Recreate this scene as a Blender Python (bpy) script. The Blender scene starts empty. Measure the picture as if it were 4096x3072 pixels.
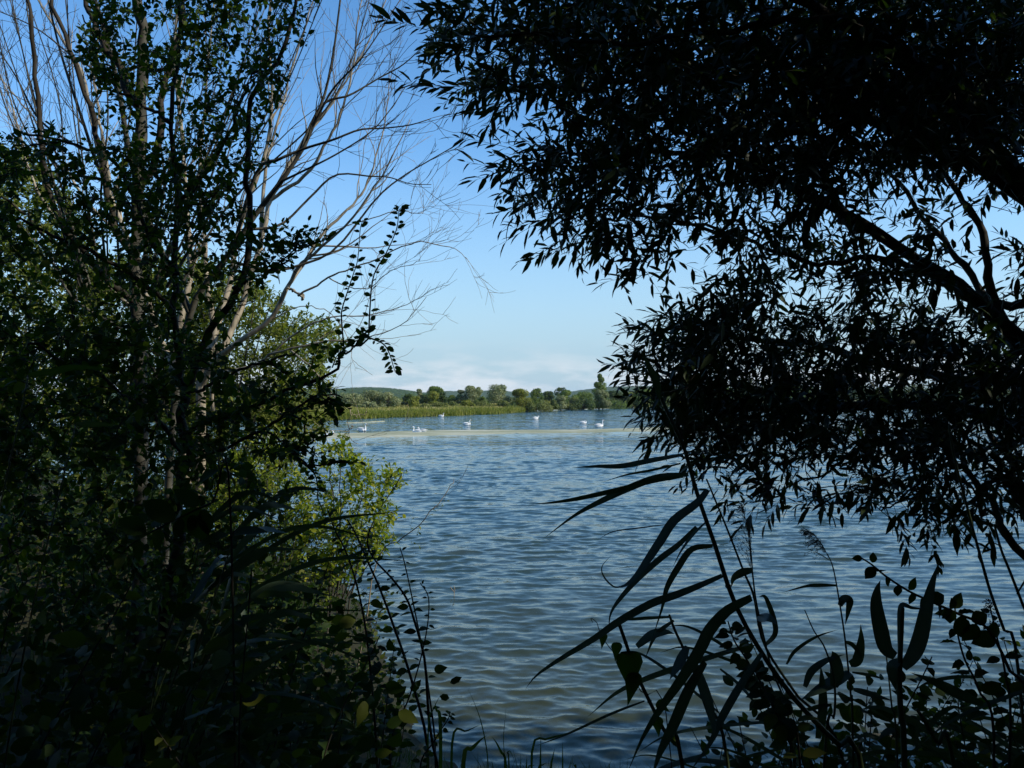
import bpy, math, random
import numpy as np
from mathutils import Matrix, Vector

SC = bpy.context.scene
COL = SC.collection
rng = np.random.default_rng(7)
random.seed(7)
R = math.radians

# ------------------------------------------------------------------ camera
CAM_H = 3.6
F = 3215.0                       # focal length in photo pixels (4096 wide)
PITCH = math.atan(60 / F)
cd = bpy.data.cameras.new('camera')
cam = bpy.data.objects.new('camera', cd)
COL.objects.link(cam)
cd.sensor_width = 36.0
cd.lens = 36.0 * F / 4096.0
cd.clip_start = 0.05
cd.clip_end = 20000
cam.location = (0, 0, CAM_H)
cam.rotation_euler = (R(90) + PITCH, 0, 0)
SC.camera = cam

# ------------------------------------------------------------------ light
SUN_EL, SUN_AZ = 36.0, 105.0     # azimuth clockwise from the view direction (+Y)
w = bpy.data.worlds.new('World')
SC.world = w
w.use_nodes = True
nt = w.node_tree
nt.nodes.clear()
N = nt.nodes.new
L = nt.links.new
out = N('ShaderNodeOutputWorld')
bg = N('ShaderNodeBackground')
sky = N('ShaderNodeTexSky')
sky.sky_type = 'NISHITA'
sky.sun_disc = False
sky.sun_elevation = R(SUN_EL)
sky.sun_rotation = R(SUN_AZ)
sky.altitude = 50
sky.air_density = 1.0
sky.dust_density = 0.1
sky.ozone_density = 2.0
bg.inputs['Strength'].default_value = 0.12
# low band of pale cumulus far off, close to the horizon
tc = N('ShaderNodeTexCoord')
sep = N('ShaderNodeSeparateXYZ')
L(tc.outputs['Generated'], sep.inputs[0])
mp = N('ShaderNodeMapping')
mp.inputs['Scale'].default_value = (10, 10, 42)
L(tc.outputs['Generated'], mp.inputs[0])
cn = N('ShaderNodeTexNoise')
cn.inputs['Scale'].default_value = 1.0
cn.inputs['Detail'].default_value = 8
cn.inputs['Roughness'].default_value = 0.58
L(mp.outputs[0], cn.inputs['Vector'])
cr = N('ShaderNodeValToRGB')
cr.color_ramp.elements[0].position = 0.44
cr.color_ramp.elements[1].position = 0.60
L(cn.outputs['Fac'], cr.inputs[0])
band = N('ShaderNodeValToRGB')
e = band.color_ramp.elements
e[0].position = 0.0
e[0].color = (.8, .8, .8, 1)
e[1].position = 0.075
e[1].color = (0, 0, 0, 1)
m1 = e.new(0.03)
m1.color = (.75, .75, .75, 1)
m2 = e.new(0.05)
m2.color = (.3, .3, .3, 1)
L(sep.outputs['Z'], band.inputs[0])
mul = N('ShaderNodeMath')
mul.operation = 'MULTIPLY'
L(cr.outputs[0], mul.inputs[0])
L(band.outputs[0], mul.inputs[1])
mixc = N('ShaderNodeMix')
mixc.data_type = 'RGBA'
L(mul.outputs[0], mixc.inputs['Factor'])
hs = N('ShaderNodeHueSaturation')
hs.inputs['Saturation'].default_value = 1.26
hs.inputs['Value'].default_value = 1.22
L(sky.outputs[0], hs.inputs['Color'])
low = N('ShaderNodeValToRGB')        # the pale summer haze that softens the foot of the sky all round
e = low.color_ramp.elements
e[0].position, e[0].color = 0.0, (.95, .95, .95, 1)
e[1].position, e[1].color = 0.30, (0, 0, 0, 1)
for p_, v_ in ((.06, .85), (.12, .60), (.20, .30)):
    k_ = e.new(p_)
    k_.color = (v_, v_, v_, 1)
L(sep.outputs['Z'], low.inputs[0])
foot = N('ShaderNodeMix')
foot.data_type = 'RGBA'
L(low.outputs[0], foot.inputs['Factor'])
L(hs.outputs[0], foot.inputs['A'])
foot.inputs['B'].default_value = (2.1, 3.15, 4.1, 1)
L(foot.outputs['Result'], mixc.inputs['A'])
mixc.inputs['B'].default_value = (4.4, 4.75, 5.1, 1)
L(mixc.outputs['Result'], bg.inputs['Color'])
L(bg.outputs[0], out.inputs[0])

sl = bpy.data.lights.new('sun', 'SUN')
sl.energy = 3.6
sl.angle = R(0.53)
sl.color = (1.0, 0.93, 0.80)
so = bpy.data.objects.new('sun', sl)
COL.objects.link(so)
sd = Vector((math.sin(R(SUN_AZ)) * math.cos(R(SUN_EL)), math.cos(R(SUN_AZ)) * math.cos(R(SUN_EL)), math.sin(R(SUN_EL))))
so.location = sd * 60
so.rotation_euler = sd.to_track_quat('Z', 'Y').to_euler()

SC.view_settings.view_transform = 'Standard'
SC.view_settings.look = 'None'
SC.view_settings.exposure = 0.56
SC.view_settings.gamma = 1.0
SC.view_settings.use_curve_mapping = False
SC.render.engine = 'CYCLES'
SC.cycles.max_bounces = 6
SC.cycles.diffuse_bounces = 2
SC.cycles.glossy_bounces = 3
SC.cycles.transmission_bounces = 4
SC.cycles.volume_bounces = 0
SC.cycles.use_denoising = True
SC.cycles.sample_clamp_indirect = 4.0

# ------------------------------------------------------------------ helpers
_c, _s = math.cos(PITCH), math.sin(PITCH)


def P(x, y, d):
    """The point at distance d (metres along +Y) that the photograph shows at pixel x, y."""
    u = (x - 2048) / F
    v = -(y - 1536) / F
    dy = _c - v * _s
    dz = _s + v * _c
    k = d / dy
    return np.array((u * k, d, CAM_H + dz * k))


def D(x, y, d):                   # the same from coordinates on the 2212-wide view of the photograph
    return P(x * 1.8517, y * 1.8517, d)


def G(x, y, z=0.0):               # where the sight line meets the level z
    a = P(x, y, 1.0)
    t = (z - CAM_H) / (a[2] - CAM_H)
    return np.array((a[0] * t, t, z))


def proj(p):
    p = np.atleast_2d(p)
    X, Y, Z = p[:, 0], p[:, 1], p[:, 2] - CAM_H
    fw = Y * _c + Z * _s
    up = -Y * _s + Z * _c
    fw_ = np.where(fw > .05, fw, .05)
    return 2048 + F * X / fw_, 1536 - F * up / fw_, fw


def nrm(v):
    v = np.asarray(v, float)
    n = np.linalg.norm(v, axis=-1, keepdims=True)
    return v / np.maximum(n, 1e-9)


def smooth(pts, n):
    p = np.asarray(pts, float)
    if len(p) < 3:
        t = np.linspace(0, 1, n)[:, None]
        return p[0] * (1 - t) + p[-1] * t
    q = np.vstack([2 * p[0] - p[1], p, 2 * p[-1] - p[-2]])
    m = len(p) - 1
    o = []
    for s in np.linspace(0, m, n):
        i = min(int(s), m - 1)
        t = s - i
        a, b, c, d = q[i], q[i + 1], q[i + 2], q[i + 3]
        o.append(.5 * (2 * b + (c - a) * t + (2 * a - 5 * b + 4 * c - d) * t * t + (3 * b - a - 3 * c + d) * t ** 3))
    return np.array(o)


class MB:
    """Collects triangles and quads, links them as one mesh object."""

    def __init__(self):
        self.v, self.q, self.t, self.a, self.n = [], [], [], [], 0

    def add(self, V, q=None, t=None, tint=0.5):
        V = np.asarray(V, float)
        self.v.append(V)
        if q is not None and len(q):
            self.q.append(np.asarray(q, int) + self.n)
        if t is not None and len(t):
            self.t.append(np.asarray(t, int) + self.n)
        self.a.append(np.broadcast_to(np.asarray(tint, float), (len(V),)))
        self.n += len(V)

    def tube(self, pts, r, sides=5, tint=0.5, cap=True):
        p = np.asarray(pts, float)
        n = len(p)
        r = np.broadcast_to(np.asarray(r, float), (n,))
        tg = nrm(np.gradient(p, axis=0))
        up = np.array((0, 0, 1.)) if abs(tg[:, 2]).mean() < .8 else np.array((1., 0, 0))
        s = nrm(np.cross(tg, up))
        b = np.cross(s, tg)
        a = np.arange(sides) * 2 * math.pi / sides
        V = p[:, None] + r[:, None, None] * (np.cos(a)[None, :, None] * s[:, None] + np.sin(a)[None, :, None] * b[:, None])
        V = V.reshape(-1, 3)
        i = np.arange(n - 1)[:, None] * sides
        j = np.arange(sides)[None]
        k = (j + 1) % sides
        q = np.stack([i + j, i + k, i + sides + k, i + sides + j], -1).reshape(-1, 4)
        tr = None
        if cap:
            V = np.vstack([V, p[-1:] + tg[-1:] * r[-1]])
            last = (n - 1) * sides
            tr = [(last + x, last + (x + 1) % sides, n * sides) for x in range(sides)]
        self.add(V, q, tr, tint)

    def build(self, name, mat, parent=None, loc=None, smooth_=False):
        me = bpy.data.meshes.new(name)
        if self.n:
            V = np.vstack(self.v)
        else:
            V = np.zeros((0, 3))
        root = parent
        off = np.zeros(3)
        if root is not None:
            while root.parent is not None:
                root = root.parent
            off = np.array(root.location)
        elif loc is not None:
            off = np.asarray(loc, float)
        V = V - off
        q = np.vstack(self.q) if self.q else np.zeros((0, 4), int)
        t = np.vstack(self.t) if self.t else np.zeros((0, 3), int)
        me.vertices.add(len(V))
        me.vertices.foreach_set('co', V.astype(np.float32).ravel())
        lv = np.concatenate([q.ravel(), t.ravel()]).astype(np.int32)
        me.loops.add(len(lv))
        me.loops.foreach_set('vertex_index', lv)
        st = np.concatenate([np.arange(len(q)) * 4, len(q) * 4 + np.arange(len(t)) * 3]).astype(np.int32)
        me.polygons.add(len(st))
        me.polygons.foreach_set('loop_start', st)
        if smooth_:
            me.polygons.foreach_set('use_smooth', np.ones(len(st), bool))
        at = me.attributes.new('tint', 'FLOAT', 'POINT')
        if self.n:
            at.data.foreach_set('value', np.concatenate(self.a).astype(np.float32))
        me.update(calc_edges=True)
        me.materials.append(mat)
        o = bpy.data.objects.new(name, me)
        COL.objects.link(o)
        if parent is not None:
            o.parent = parent
        elif loc is not None:
            o.location = loc
        return o


def tag(o, label=None, cat=None, group=None, kind=None):
    if label:
        o['label'] = label
    if cat:
        o['category'] = cat
    if group:
        o['group'] = group
    if kind:
        o['kind'] = kind
    return o


def thing(name, label, cat, loc, group=None):
    o = bpy.data.objects.new(name, None)
    COL.objects.link(o)
    o.location = tuple(loc)
    o.empty_display_size = .2
    bpy.context.view_layer.update()
    return tag(o, label, cat, group)


# ------------------------------------------------------------------ materials
def newmat(name):
    m = bpy.data.materials.new(name)
    m.use_nodes = True
    t = m.node_tree
    t.nodes.clear()
    return m, t, t.nodes.new, t.links.new


def ramp(n, stops):
    r = n('ShaderNodeValToRGB')
    e = r.color_ramp.elements
    while len(e) < len(stops):
        e.new(0.5)
    for el, (p, c) in zip(e, stops):
        el.position = p
        el.color = (*c, 1)
    return r


def leaf_mat(name, dark, mid, light, trans=0.3, rough=0.45, spec=0.35, tcol=(1.3, 1.5, .5)):
    m, t, n, l = newmat(name)
    o = n('ShaderNodeOutputMaterial')
    at = n('ShaderNodeAttribute')
    at.attribute_name = 'tint'
    r = ramp(n, [(0, dark), (.5, mid), (1, light)])
    l(at.outputs['Fac'], r.inputs[0])
    b = n('ShaderNodeBsdfPrincipled')
    b.inputs['Roughness'].default_value = rough
    b.inputs['Specular IOR Level'].default_value = spec
    l(r.outputs[0], b.inputs['Base Color'])
    tr = n('ShaderNodeBsdfTranslucent')
    mx = n('ShaderNodeMix')
    mx.data_type = 'RGBA'
    mx.blend_type = 'MULTIPLY'
    mx.inputs['Factor'].default_value = 1
    l(r.outputs[0], mx.inputs['A'])
    mx.inputs['B'].default_value = (*tcol, 1)
    l(mx.outputs['Result'], tr.inputs['Color'])
    ms = n('ShaderNodeMixShader')
    ms.inputs[0].default_value = trans
    l(b.outputs[0], ms.inputs[1])
    l(tr.outputs[0], ms.inputs[2])
    l(ms.outputs[0], o.inputs[0])
    return m


def bark_mat(name, c1, c2, scale=14, rough=.85):
    m, t, n, l = newmat(name)
    o = n('ShaderNodeOutputMaterial')
    tc = n('ShaderNodeTexCoord')
    mp = n('ShaderNodeMapping')
    mp.inputs['Scale'].default_value = (1, 1, .35)
    l(tc.outputs['Object'], mp.inputs[0])
    no = n('ShaderNodeTexNoise')
    no.inputs['Scale'].default_value = scale
    no.inputs['Detail'].default_value = 5
    l(mp.outputs[0], no.inputs['Vector'])
    r = ramp(n, [(.35, c1), (.65, c2)])
    l(no.outputs['Fac'], r.inputs[0])
    b = n('ShaderNodeBsdfPrincipled')
    b.inputs['Roughness'].default_value = rough
    b.inputs['Specular IOR Level'].default_value = .2
    l(r.outputs[0], b.inputs['Base Color'])
    bu = n('ShaderNodeBump')
    bu.inputs['Strength'].default_value = .4
    bu.inputs['Distance'].default_value = .01
    l(no.outputs['Fac'], bu.inputs['Height'])
    l(bu.outputs[0], b.inputs['Normal'])
    l(b.outputs[0], o.inputs[0])
    return m


def noise_mat(name, stops, scale=1.0, detail=6, rough=.9, stretch=(1, 1, 1)):
    m, t, n, l = newmat(name)
    o = n('ShaderNodeOutputMaterial')
    tc = n('ShaderNodeTexCoord')
    mp = n('ShaderNodeMapping')
    mp.inputs['Scale'].default_value = stretch
    l(tc.outputs['Object'], mp.inputs[0])
    no = n('ShaderNodeTexNoise')
    no.inputs['Scale'].default_value = scale
    no.inputs['Detail'].default_value = detail
    no.inputs['Roughness'].default_value = .65
    l(mp.outputs[0], no.inputs['Vector'])
    r = ramp(n, stops)
    l(no.outputs['Fac'], r.inputs[0])
    b = n('ShaderNodeBsdfPrincipled')
    b.inputs['Roughness'].default_value = rough
    b.inputs['Specular IOR Level'].default_value = .15
    l(r.outputs[0], b.inputs['Base Color'])
    l(b.outputs[0], o.inputs[0])
    return m


def plain(name, c, rough=.6, spec=.3):
    m, t, n, l = newmat(name)
    o = n('ShaderNodeOutputMaterial')
    b = n('ShaderNodeBsdfPrincipled')
    no = n('ShaderNodeTexNoise')
    no.inputs['Scale'].default_value = 9
    r = ramp(n, [(.3, tuple(x * .9 for x in c)), (.7, c)])
    l(no.outputs['Fac'], r.inputs[0])
    l(r.outputs[0], b.inputs['Base Color'])
    b.inputs['Roughness'].default_value = rough
    b.inputs['Specular IOR Level'].default_value = spec
    l(b.outputs[0], o.inputs[0])
    return m


M = {}
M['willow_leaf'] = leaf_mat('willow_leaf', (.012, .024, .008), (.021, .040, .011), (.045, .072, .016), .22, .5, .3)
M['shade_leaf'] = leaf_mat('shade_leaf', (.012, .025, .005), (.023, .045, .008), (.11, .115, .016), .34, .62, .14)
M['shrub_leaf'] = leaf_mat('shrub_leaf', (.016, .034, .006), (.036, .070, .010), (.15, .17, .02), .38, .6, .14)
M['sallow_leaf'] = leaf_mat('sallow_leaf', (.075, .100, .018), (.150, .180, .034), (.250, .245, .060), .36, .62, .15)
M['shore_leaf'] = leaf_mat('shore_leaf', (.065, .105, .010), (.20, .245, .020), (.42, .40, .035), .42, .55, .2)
M['reed_leaf'] = leaf_mat('reed_leaf', (.030, .056, .036), (.046, .078, .052), (.066, .098, .054), .16, .38, .55)
M['bind_leaf'] = leaf_mat('bind_leaf', (.03, .06, .008), (.05, .085, .012), (.16, .06, .02), .4, .5, .3)
M['grass_blade'] = leaf_mat('grass_blade', (.03, .05, .012), (.05, .08, .02), (.08, .10, .03), .3, .5, .3)
M['shade_wood_leaf'] = leaf_mat('shade_wood_leaf', (.012, .022, .008), (.02, .035, .010), (.03, .05, .014), .05, .6, .2)
M['bark_dark'] = bark_mat('bark_dark', (.020, .017, .012), (.045, .038, .028))
M['bark_grey'] = bark_mat('bark_grey', (.035, .034, .027), (.090, .085, .065))
M['bark_dead'] = bark_mat('bark_dead', (.15, .125, .085), (.34, .285, .20))
M['twig'] = bark_mat('twig', (.020, .018, .013), (.045, .038, .028), 30)
M['stem_green'] = leaf_mat('stem_green', (.02, .032, .012), (.034, .05, .018), (.06, .06, .03), .05, .45, .4)
M['plume'] = leaf_mat('plume', (.05, .04, .035), (.08, .062, .05), (.11, .09, .07), .2, .7, .2)
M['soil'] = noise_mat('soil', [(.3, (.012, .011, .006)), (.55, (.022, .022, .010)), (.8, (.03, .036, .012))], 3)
M['far_soil'] = noise_mat('far_soil', [(.35, (.07, .095, .02)), (.5, (.17, .155, .045)), (.68, (.24, .19, .075))], .10, 8)
M['algae'] = noise_mat('algae', [(.3, (.17, .185, .105)), (.5, (.30, .30, .19)), (.68, (.47, .46, .36))], .35, 9, .8, (.35, 1, 1))
M['swan_white'] = plain('swan_white', (.80, .79, .76), .6)
M['beak_orange'] = plain('beak_orange', (.45, .16, .04), .5)
M['black'] = plain('black', (.015, .015, .015), .5)
M['rust'] = plain('rust', (.22, .08, .04), .8)
M['flower'] = leaf_mat('flower', (.10, .08, .11), (.15, .12, .16), (.2, .17, .2), .2, .7, .1)


def water_mat():
    m, t, n, l = newmat('lake_water')
    o = n('ShaderNodeOutputMaterial')
    geo = n('ShaderNodeNewGeometry')
    tc = n('ShaderNodeTexCoord')
    far = n('ShaderNodeAttribute')
    far.attribute_name = 'tint'                     # how much of the chop the mesh itself leaves out
    calm = n('ShaderNodeAttribute')
    calm.attribute_name = 'calm'

    def slope(scale, st, amp, detail=3):
        mp = n('ShaderNodeMapping')
        mp.inputs['Scale'].default_value = st
        mp.inputs['Rotation'].default_value = (0, 0, R(9))
        l(tc.outputs['Object'], mp.inputs[0])
        no = n('ShaderNodeTexNoise')
        no.inputs['Scale'].default_value = scale
        no.inputs['Detail'].default_value = detail
        no.inputs['Roughness'].default_value = .6
        l(mp.outputs[0], no.inputs['Vector'])
        sb = n('ShaderNodeVectorMath')
        sb.operation = 'SUBTRACT'
        l(no.outputs['Color'], sb.inputs[0])
        sb.inputs[1].default_value = (.5, .5, .5)
        ml = n('ShaderNodeVectorMath')
        ml.operation = 'MULTIPLY'
        l(sb.outputs[0], ml.inputs[0])
        ml.inputs[1].default_value = amp
        return ml.outputs[0]

    def add(a, b):
        x = n('ShaderNodeVectorMath')
        x.operation = 'ADD'
        l(a, x.inputs[0])
        l(b, x.inputs[1])
        return x.outputs[0]

    def scale(a, f):
        x = n('ShaderNodeVectorMath')
        x.operation = 'SCALE'
        l(a, x.inputs[0])
        l(f, x.inputs['Scale'])
        return x.outputs[0]

    chop = add(slope(1.1, (1, 1.9, 1), (.75, 1.55, 0), 4), slope(.22, (.8, 1.6, 1), (.2, .7, 0), 3))
    chop = scale(chop, far.outputs['Fac'])
    rip = slope(9, (1, 1.7, 1), (.10, .16, 0), 2)
    tot = scale(add(chop, rip), calm.outputs['Fac'])
    nn = n('ShaderNodeVectorMath')
    nn.operation = 'ADD'
    l(geo.outputs['Normal'], nn.inputs[0])
    l(tot, nn.inputs[1])
    no = n('ShaderNodeVectorMath')
    no.operation = 'NORMALIZE'
    l(nn.outputs[0], no.inputs[0])
    b = n('ShaderNodeBsdfPrincipled')
    vn = n('ShaderNodeTexNoise')
    vn.inputs['Scale'].default_value = .35
    vn.inputs['Detail'].default_value = 5
    l(tc.outputs['Object'], vn.inputs['Vector'])
    rr = ramp(n, [(.35, (.030, .035, .011)), (.6, (.042, .044, .014)), (.75, (.062, .054, .022))])
    l(vn.outputs['Fac'], rr.inputs[0])
    deep = n('ShaderNodeMix')
    deep.data_type = 'RGBA'
    l(far.outputs['Fac'], deep.inputs['Factor'])
    l(rr.outputs[0], deep.inputs['A'])
    deep.inputs['B'].default_value = (.012, .048, .058, 1)
    l(deep.outputs['Result'], b.inputs['Base Color'])
    b.inputs['Roughness'].default_value = .08
    b.inputs['IOR'].default_value = 1.333
    l(no.outputs[0], b.inputs['Normal'])
    l(b.outputs[0], o.inputs[0])
    return m


M['water'] = water_mat()
HAZE = .00006

# ------------------------------------------------------------------ the lake
ALG_TOP = [(1020, 1738), (1250, 1734), (1458, 1731), (1585, 1725), (1743, 1721), (1900, 1720), (2216, 1720), (2375, 1717), (2580, 1711), (2800, 1703), (3200, 1690)]
ALG_BOT = [(1020, 1757), (1300, 1752), (1553, 1749), (1711, 1744), (1996, 1737), (2121, 1733), (2311, 1730), (2438, 1728), (2580, 1725), (2800, 1714), (3200, 1697)]


def lake():
    rows, cols = 880, 320
    y0, y1 = 4.5, 62.0
    ys = y0 * (y1 / y0) ** np.linspace(0, 1, rows)
    tail = 62.0 * (4400 / 62.0) ** np.linspace(0, 1, 90)[1:]
    ys = np.concatenate([ys, tail])
    us = np.linspace(-1, 1, cols)
    us = np.sign(us) * (.50 * np.abs(us) + 1.0 * np.abs(us) ** 4)
    Y, U = np.meshgrid(ys, us, indexing='ij')
    X = U * (Y + 3)
    Z = np.zeros_like(X)
    DX = np.zeros_like(X)
    DY = np.zeros_like(X)
    step = np.gradient(ys)[:, None]
    r2 = np.random.default_rng(3)
    lost = np.zeros(len(ys))
    total = 0
    for i in range(60):
        lam = .11 * (.9 / .11) ** (i / 59)
        th = R(-99) + r2.normal() * R(33)
        kx, ky = math.cos(th) * 2 * math.pi / lam, math.sin(th) * 2 * math.pi / lam
        sl_ = .046 * (1.0 if lam > .28 else .75)
        a = sl_ * lam / (2 * math.pi) * (1 if lam < .5 else .72)
        ph = kx * X + ky * Y + r2.uniform(0, 6.28) + .9 * np.sin(X * .9 + i) * np.cos(Y * .55 + i * 1.7)
        f = np.clip((lam / step - 2.3) / 2.0, 0, 1)
        Z += a * f * np.cos(ph)
        DX -= a * f * 1.4 * math.cos(th) * np.sin(ph)
        DY -= a * f * 1.4 * math.sin(th) * np.sin(ph)
        total += sl_ ** 2
        lost += sl_ ** 2 * (1 - f[:, 0] ** 2)
    patch = .75 + .35 * np.sin(X * .23 + 1.3 * np.sin(Y * .17)) * np.sin(Y * .31 + .7 * np.sin(X * .19))
    shore = np.clip((Y - 6.0) / 4.0, .45, 1)
    Z, DX, DY = Z * patch * shore, DX * patch * shore, DY * patch * shore
    V = np.stack([X + DX, Y + DY, Z], -1).reshape(-1, 3)
    r, c = len(ys), cols
    i = np.arange(r - 1)[:, None] * c + np.arange(c - 1)[None]
    q = np.stack([i, i + 1, i + c + 1, i + c], -1).reshape(-1, 4)
    mb = MB()
    mb.add(V, q, None, np.repeat(np.sqrt(lost / total), c))
    o = mb.build('lake', M['water'], smooth_=True)
    # the lee of the weed bar lies calm
    px, py, _ = proj(np.stack([X.ravel(), Y.ravel(), np.zeros(X.size)], -1))
    bx, by = np.array(ALG_BOT).T
    tx, ty = np.array(ALG_TOP).T
    low = G(2048, 1735)[1]
    lee = np.interp(px, bx, by)
    d = py - lee
    calm = np.clip(1 - np.clip(d - 10, 0, 99) / 22, 0, 1) * np.clip((py - np.interp(px, tx, ty)) / 4, 0, 1)
    at = o.data.attributes.new('calm', 'FLOAT', 'POINT')
    at.data.foreach_set('value', (1 - .82 * calm).astype(np.float32))
    tag(o, 'blue wind rippled lake, brown in the shallows below the bank', 'lake', kind='structure')


lake()

SHORE = np.array([(60, -8), (22, 1.5), (11, 5.6), (6.5, 6.7), (3.5, 7.1), (1.2, 7.4), (-.2, 7.5), (-.9, 8.2), (-1.5, 10), (-2.3, 13), (-3.2, 15.5), (-6, 19), (-12, 26),
                  (-26, 42), (-60, 70), (-120, 100)], float)


def shore_dist(X, Y):
    """Signed distance to the near shoreline, positive on land."""
    p = np.stack([X, Y], -1)
    best = np.full(X.shape, 1e9)
    sign = np.ones(X.shape)
    for a, b in zip(SHORE[:-1], SHORE[1:]):
        ab = b - a
        t = np.clip(((p - a) @ ab) / (ab @ ab), 0, 1)
        c = p - (a + t[..., None] * ab)
        d = np.hypot(c[..., 0], c[..., 1])
        cr = ab[0] * (p[..., 1] - a[1]) - ab[1] * (p[..., 0] - a[0])
        up = d < best
        best = np.where(up, d, best)
        sign = np.where(up, np.where(cr > 0, 1, -1), sign)
    return best * -sign * -1


def bank_z(X, Y):
    d = shore_dist(np.asarray(X, float), np.asarray(Y, float))
    z = np.where(d > 0, 2.0 * (1 - np.exp(-d / 3.6)), d * .25)
    return np.maximum(z, -2.5)


def bank():
    xs = np.concatenate([np.linspace(-200, -16, 50), np.linspace(-15.5, 16, 110), np.linspace(17, 70, 24)])
    ys = np.concatenate([np.linspace(-40, -2, 24), np.linspace(-1.6, 22, 110), np.linspace(23, 110, 60)])
    Y, X = np.meshgrid(ys, xs, indexing='ij')
    Z = bank_z(X, Y)
    Z = Z + np.where(Z > .05, .05 * np.sin(X * 2.3 + Y) * np.sin(Y * 1.9 - X * .7) + rng.normal(0, .025, Z.shape), 0)
    c = len(xs)
    i = np.arange(len(ys) - 1)[:, None] * c + np.arange(c - 1)[None]
    q = np.stack([i, i + 1, i + c + 1, i + c], -1).reshape(-1, 4)
    mb = MB()
    mb.add(np.stack([X, Y, Z], -1).reshape(-1, 3), q)
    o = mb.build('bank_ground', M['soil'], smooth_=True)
    tag(o, 'dark overgrown earth bank under the trees', 'bank', kind='structure')


# make the sign of the distance land-positive, whatever way the polyline runs
_sgn = 1.0 if shore_dist(np.array([-3.0]), np.array([2.0]))[0] > 0 else -1.0
_sd0 = shore_dist


def shore_dist(X, Y):
    return _sgn * _sd0(X, Y)


bank()


def ground_z(x, y):
    return float(bank_z(np.array([x]), np.array([y]))[0])


# ------------------------------------------------------------------ far shore and hills
FAR_EDGE = [(300, 1692), (700, 1688), (1000, 1686), (1230, 1683), (1346, 1680), (1500, 1672), (1650, 1667.5), (1800, 1664), (1920, 1658), (2000, 1655), (2090, 1648), (2141, 1641), (2125, 1637.5), (2150, 1638.5),
            (2200, 1637.5), (2300, 1633), (2420, 1631), (2560, 1628), (2700, 1622), (3000, 1613), (3400, 1608), (3900, 1606.5), (4600, 1606)]


FAR_PROF = [(0, -.3), (.4, .12), (1.6, .35), (6, .70), (20, 1.2), (45, 1.65), (200, 2.1)]


def far_z(p):
    """Ground level of the far land under a point."""
    p = np.atleast_2d(p)
    an = np.arctan2(far_edge[:, 0], far_edge[:, 1])
    o = np.argsort(an)
    r = np.interp(np.arctan2(p[:, 0], p[:, 1]), an[o], np.hypot(far_edge[o, 0], far_edge[o, 1]))
    return np.interp(np.hypot(p[:, 0], p[:, 1]) - r, *zip(*FAR_PROF))


def far_land():
    edge = np.array([G(x, y)[:2] for x, y in FAR_EDGE])
    edge = smooth(edge, 160)
    mb = MB()
    prof = FAR_PROF
    dirn = nrm(edge)
    vs = []
    for d, z in prof:
        e = edge + dirn * d
        vs.append(np.column_stack([e, np.full(len(e), z) + (rng.normal(0, .05, len(e)) if d > 1 else 0)]))
    far = dirn * np.minimum(4300 / np.maximum(dirn[:, 1:2], .8), 5000)
    vs.append(np.column_stack([far, np.full(len(far), 2.6)]))
    V = np.vstack(vs)
    n = len(edge)
    i = np.arange(len(vs) - 1)[:, None] * n + np.arange(n - 1)[None]
    mb.add(V, np.stack([i, i + 1, i + n + 1, i + n], -1).reshape(-1, 4))
    o = mb.build('far_shore_ground', M['far_soil'], smooth_=True)
    tag(o, 'low far shore of dry yellow green meadow', 'shore', kind='structure')
    return edge


far_edge = far_land()


def hill(name, label, prof, dist, depth, mat, bump):
    """A wooded ridge: profile in photo pixels at the given distance, a rounded top with crown-sized bumps."""
    pts = smooth(np.array([P(x, y, dist) for x, y in prof]), 220)
    rows = 34
    vs = []
    r3 = np.random.default_rng(int(dist))
    for k in range(rows):
        s = k / (rows - 1)
        f = math.sin(min(1, s * 1.25) * math.pi / 2)
        b = pts.copy()
        b[:, 2] = pts[:, 2] * f + (bump * r3.uniform(-.6, .9, len(pts)) if k else 0)
        b[:, 1] += (s - .8) * depth + r3.normal(0, depth * .006, len(pts))
        b[:, 0] += r3.normal(0, bump * .3, len(pts))
        vs.append(b)
    back = pts.copy()
    back[:, 1] += depth
    back[:, 2] = 0
    vs.append(back)
    V = np.vstack(vs)
    n = len(pts)
    i = np.arange(len(vs) - 1)[:, None] * n + np.arange(n - 1)[None]
    mb = MB()
    mb.add(V, np.stack([i, i + 1, i + n + 1, i + n], -1).reshape(-1, 4))
    o = mb.build(name, mat)
    tag(o, label, 'hill', kind='structure')


M['hill_wood'] = noise_mat('hill_wood', [(.3, (.018, .040, .012)), (.55, (.034, .066, .018)), (.75, (.060, .088, .028))], .06, 6)
hill('hill', 'nearer dark wooded ridge rising behind the grey willows', [(500, 1575), (900, 1566), (1200, 1566), (1347, 1562), (1420, 1557), (1500, 1554.5), (1570, 1558), (1640, 1566), (1700, 1576), (1760, 1588), (1800, 1594)], 1300, 350, M['hill_wood'], 1.7)
hill('hill', 'distant blue wooded ridge behind the nearer one', [(600, 1570), (1000, 1560), (1340, 1559), (1420, 1553), (1470, 1551), (1540, 1553), (1620, 1562), (1700, 1572), (1780, 1566), (1830, 1567), (1990, 1564), (2080, 1572), (2200, 1573), (2290, 1567), (2400, 1553), (2480, 1548),
     (2620, 1546), (2800, 1549), (3200, 1560), (3600, 1566), (4300, 1572)], 2700, 700, M['hill_wood'], 3.2)


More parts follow.
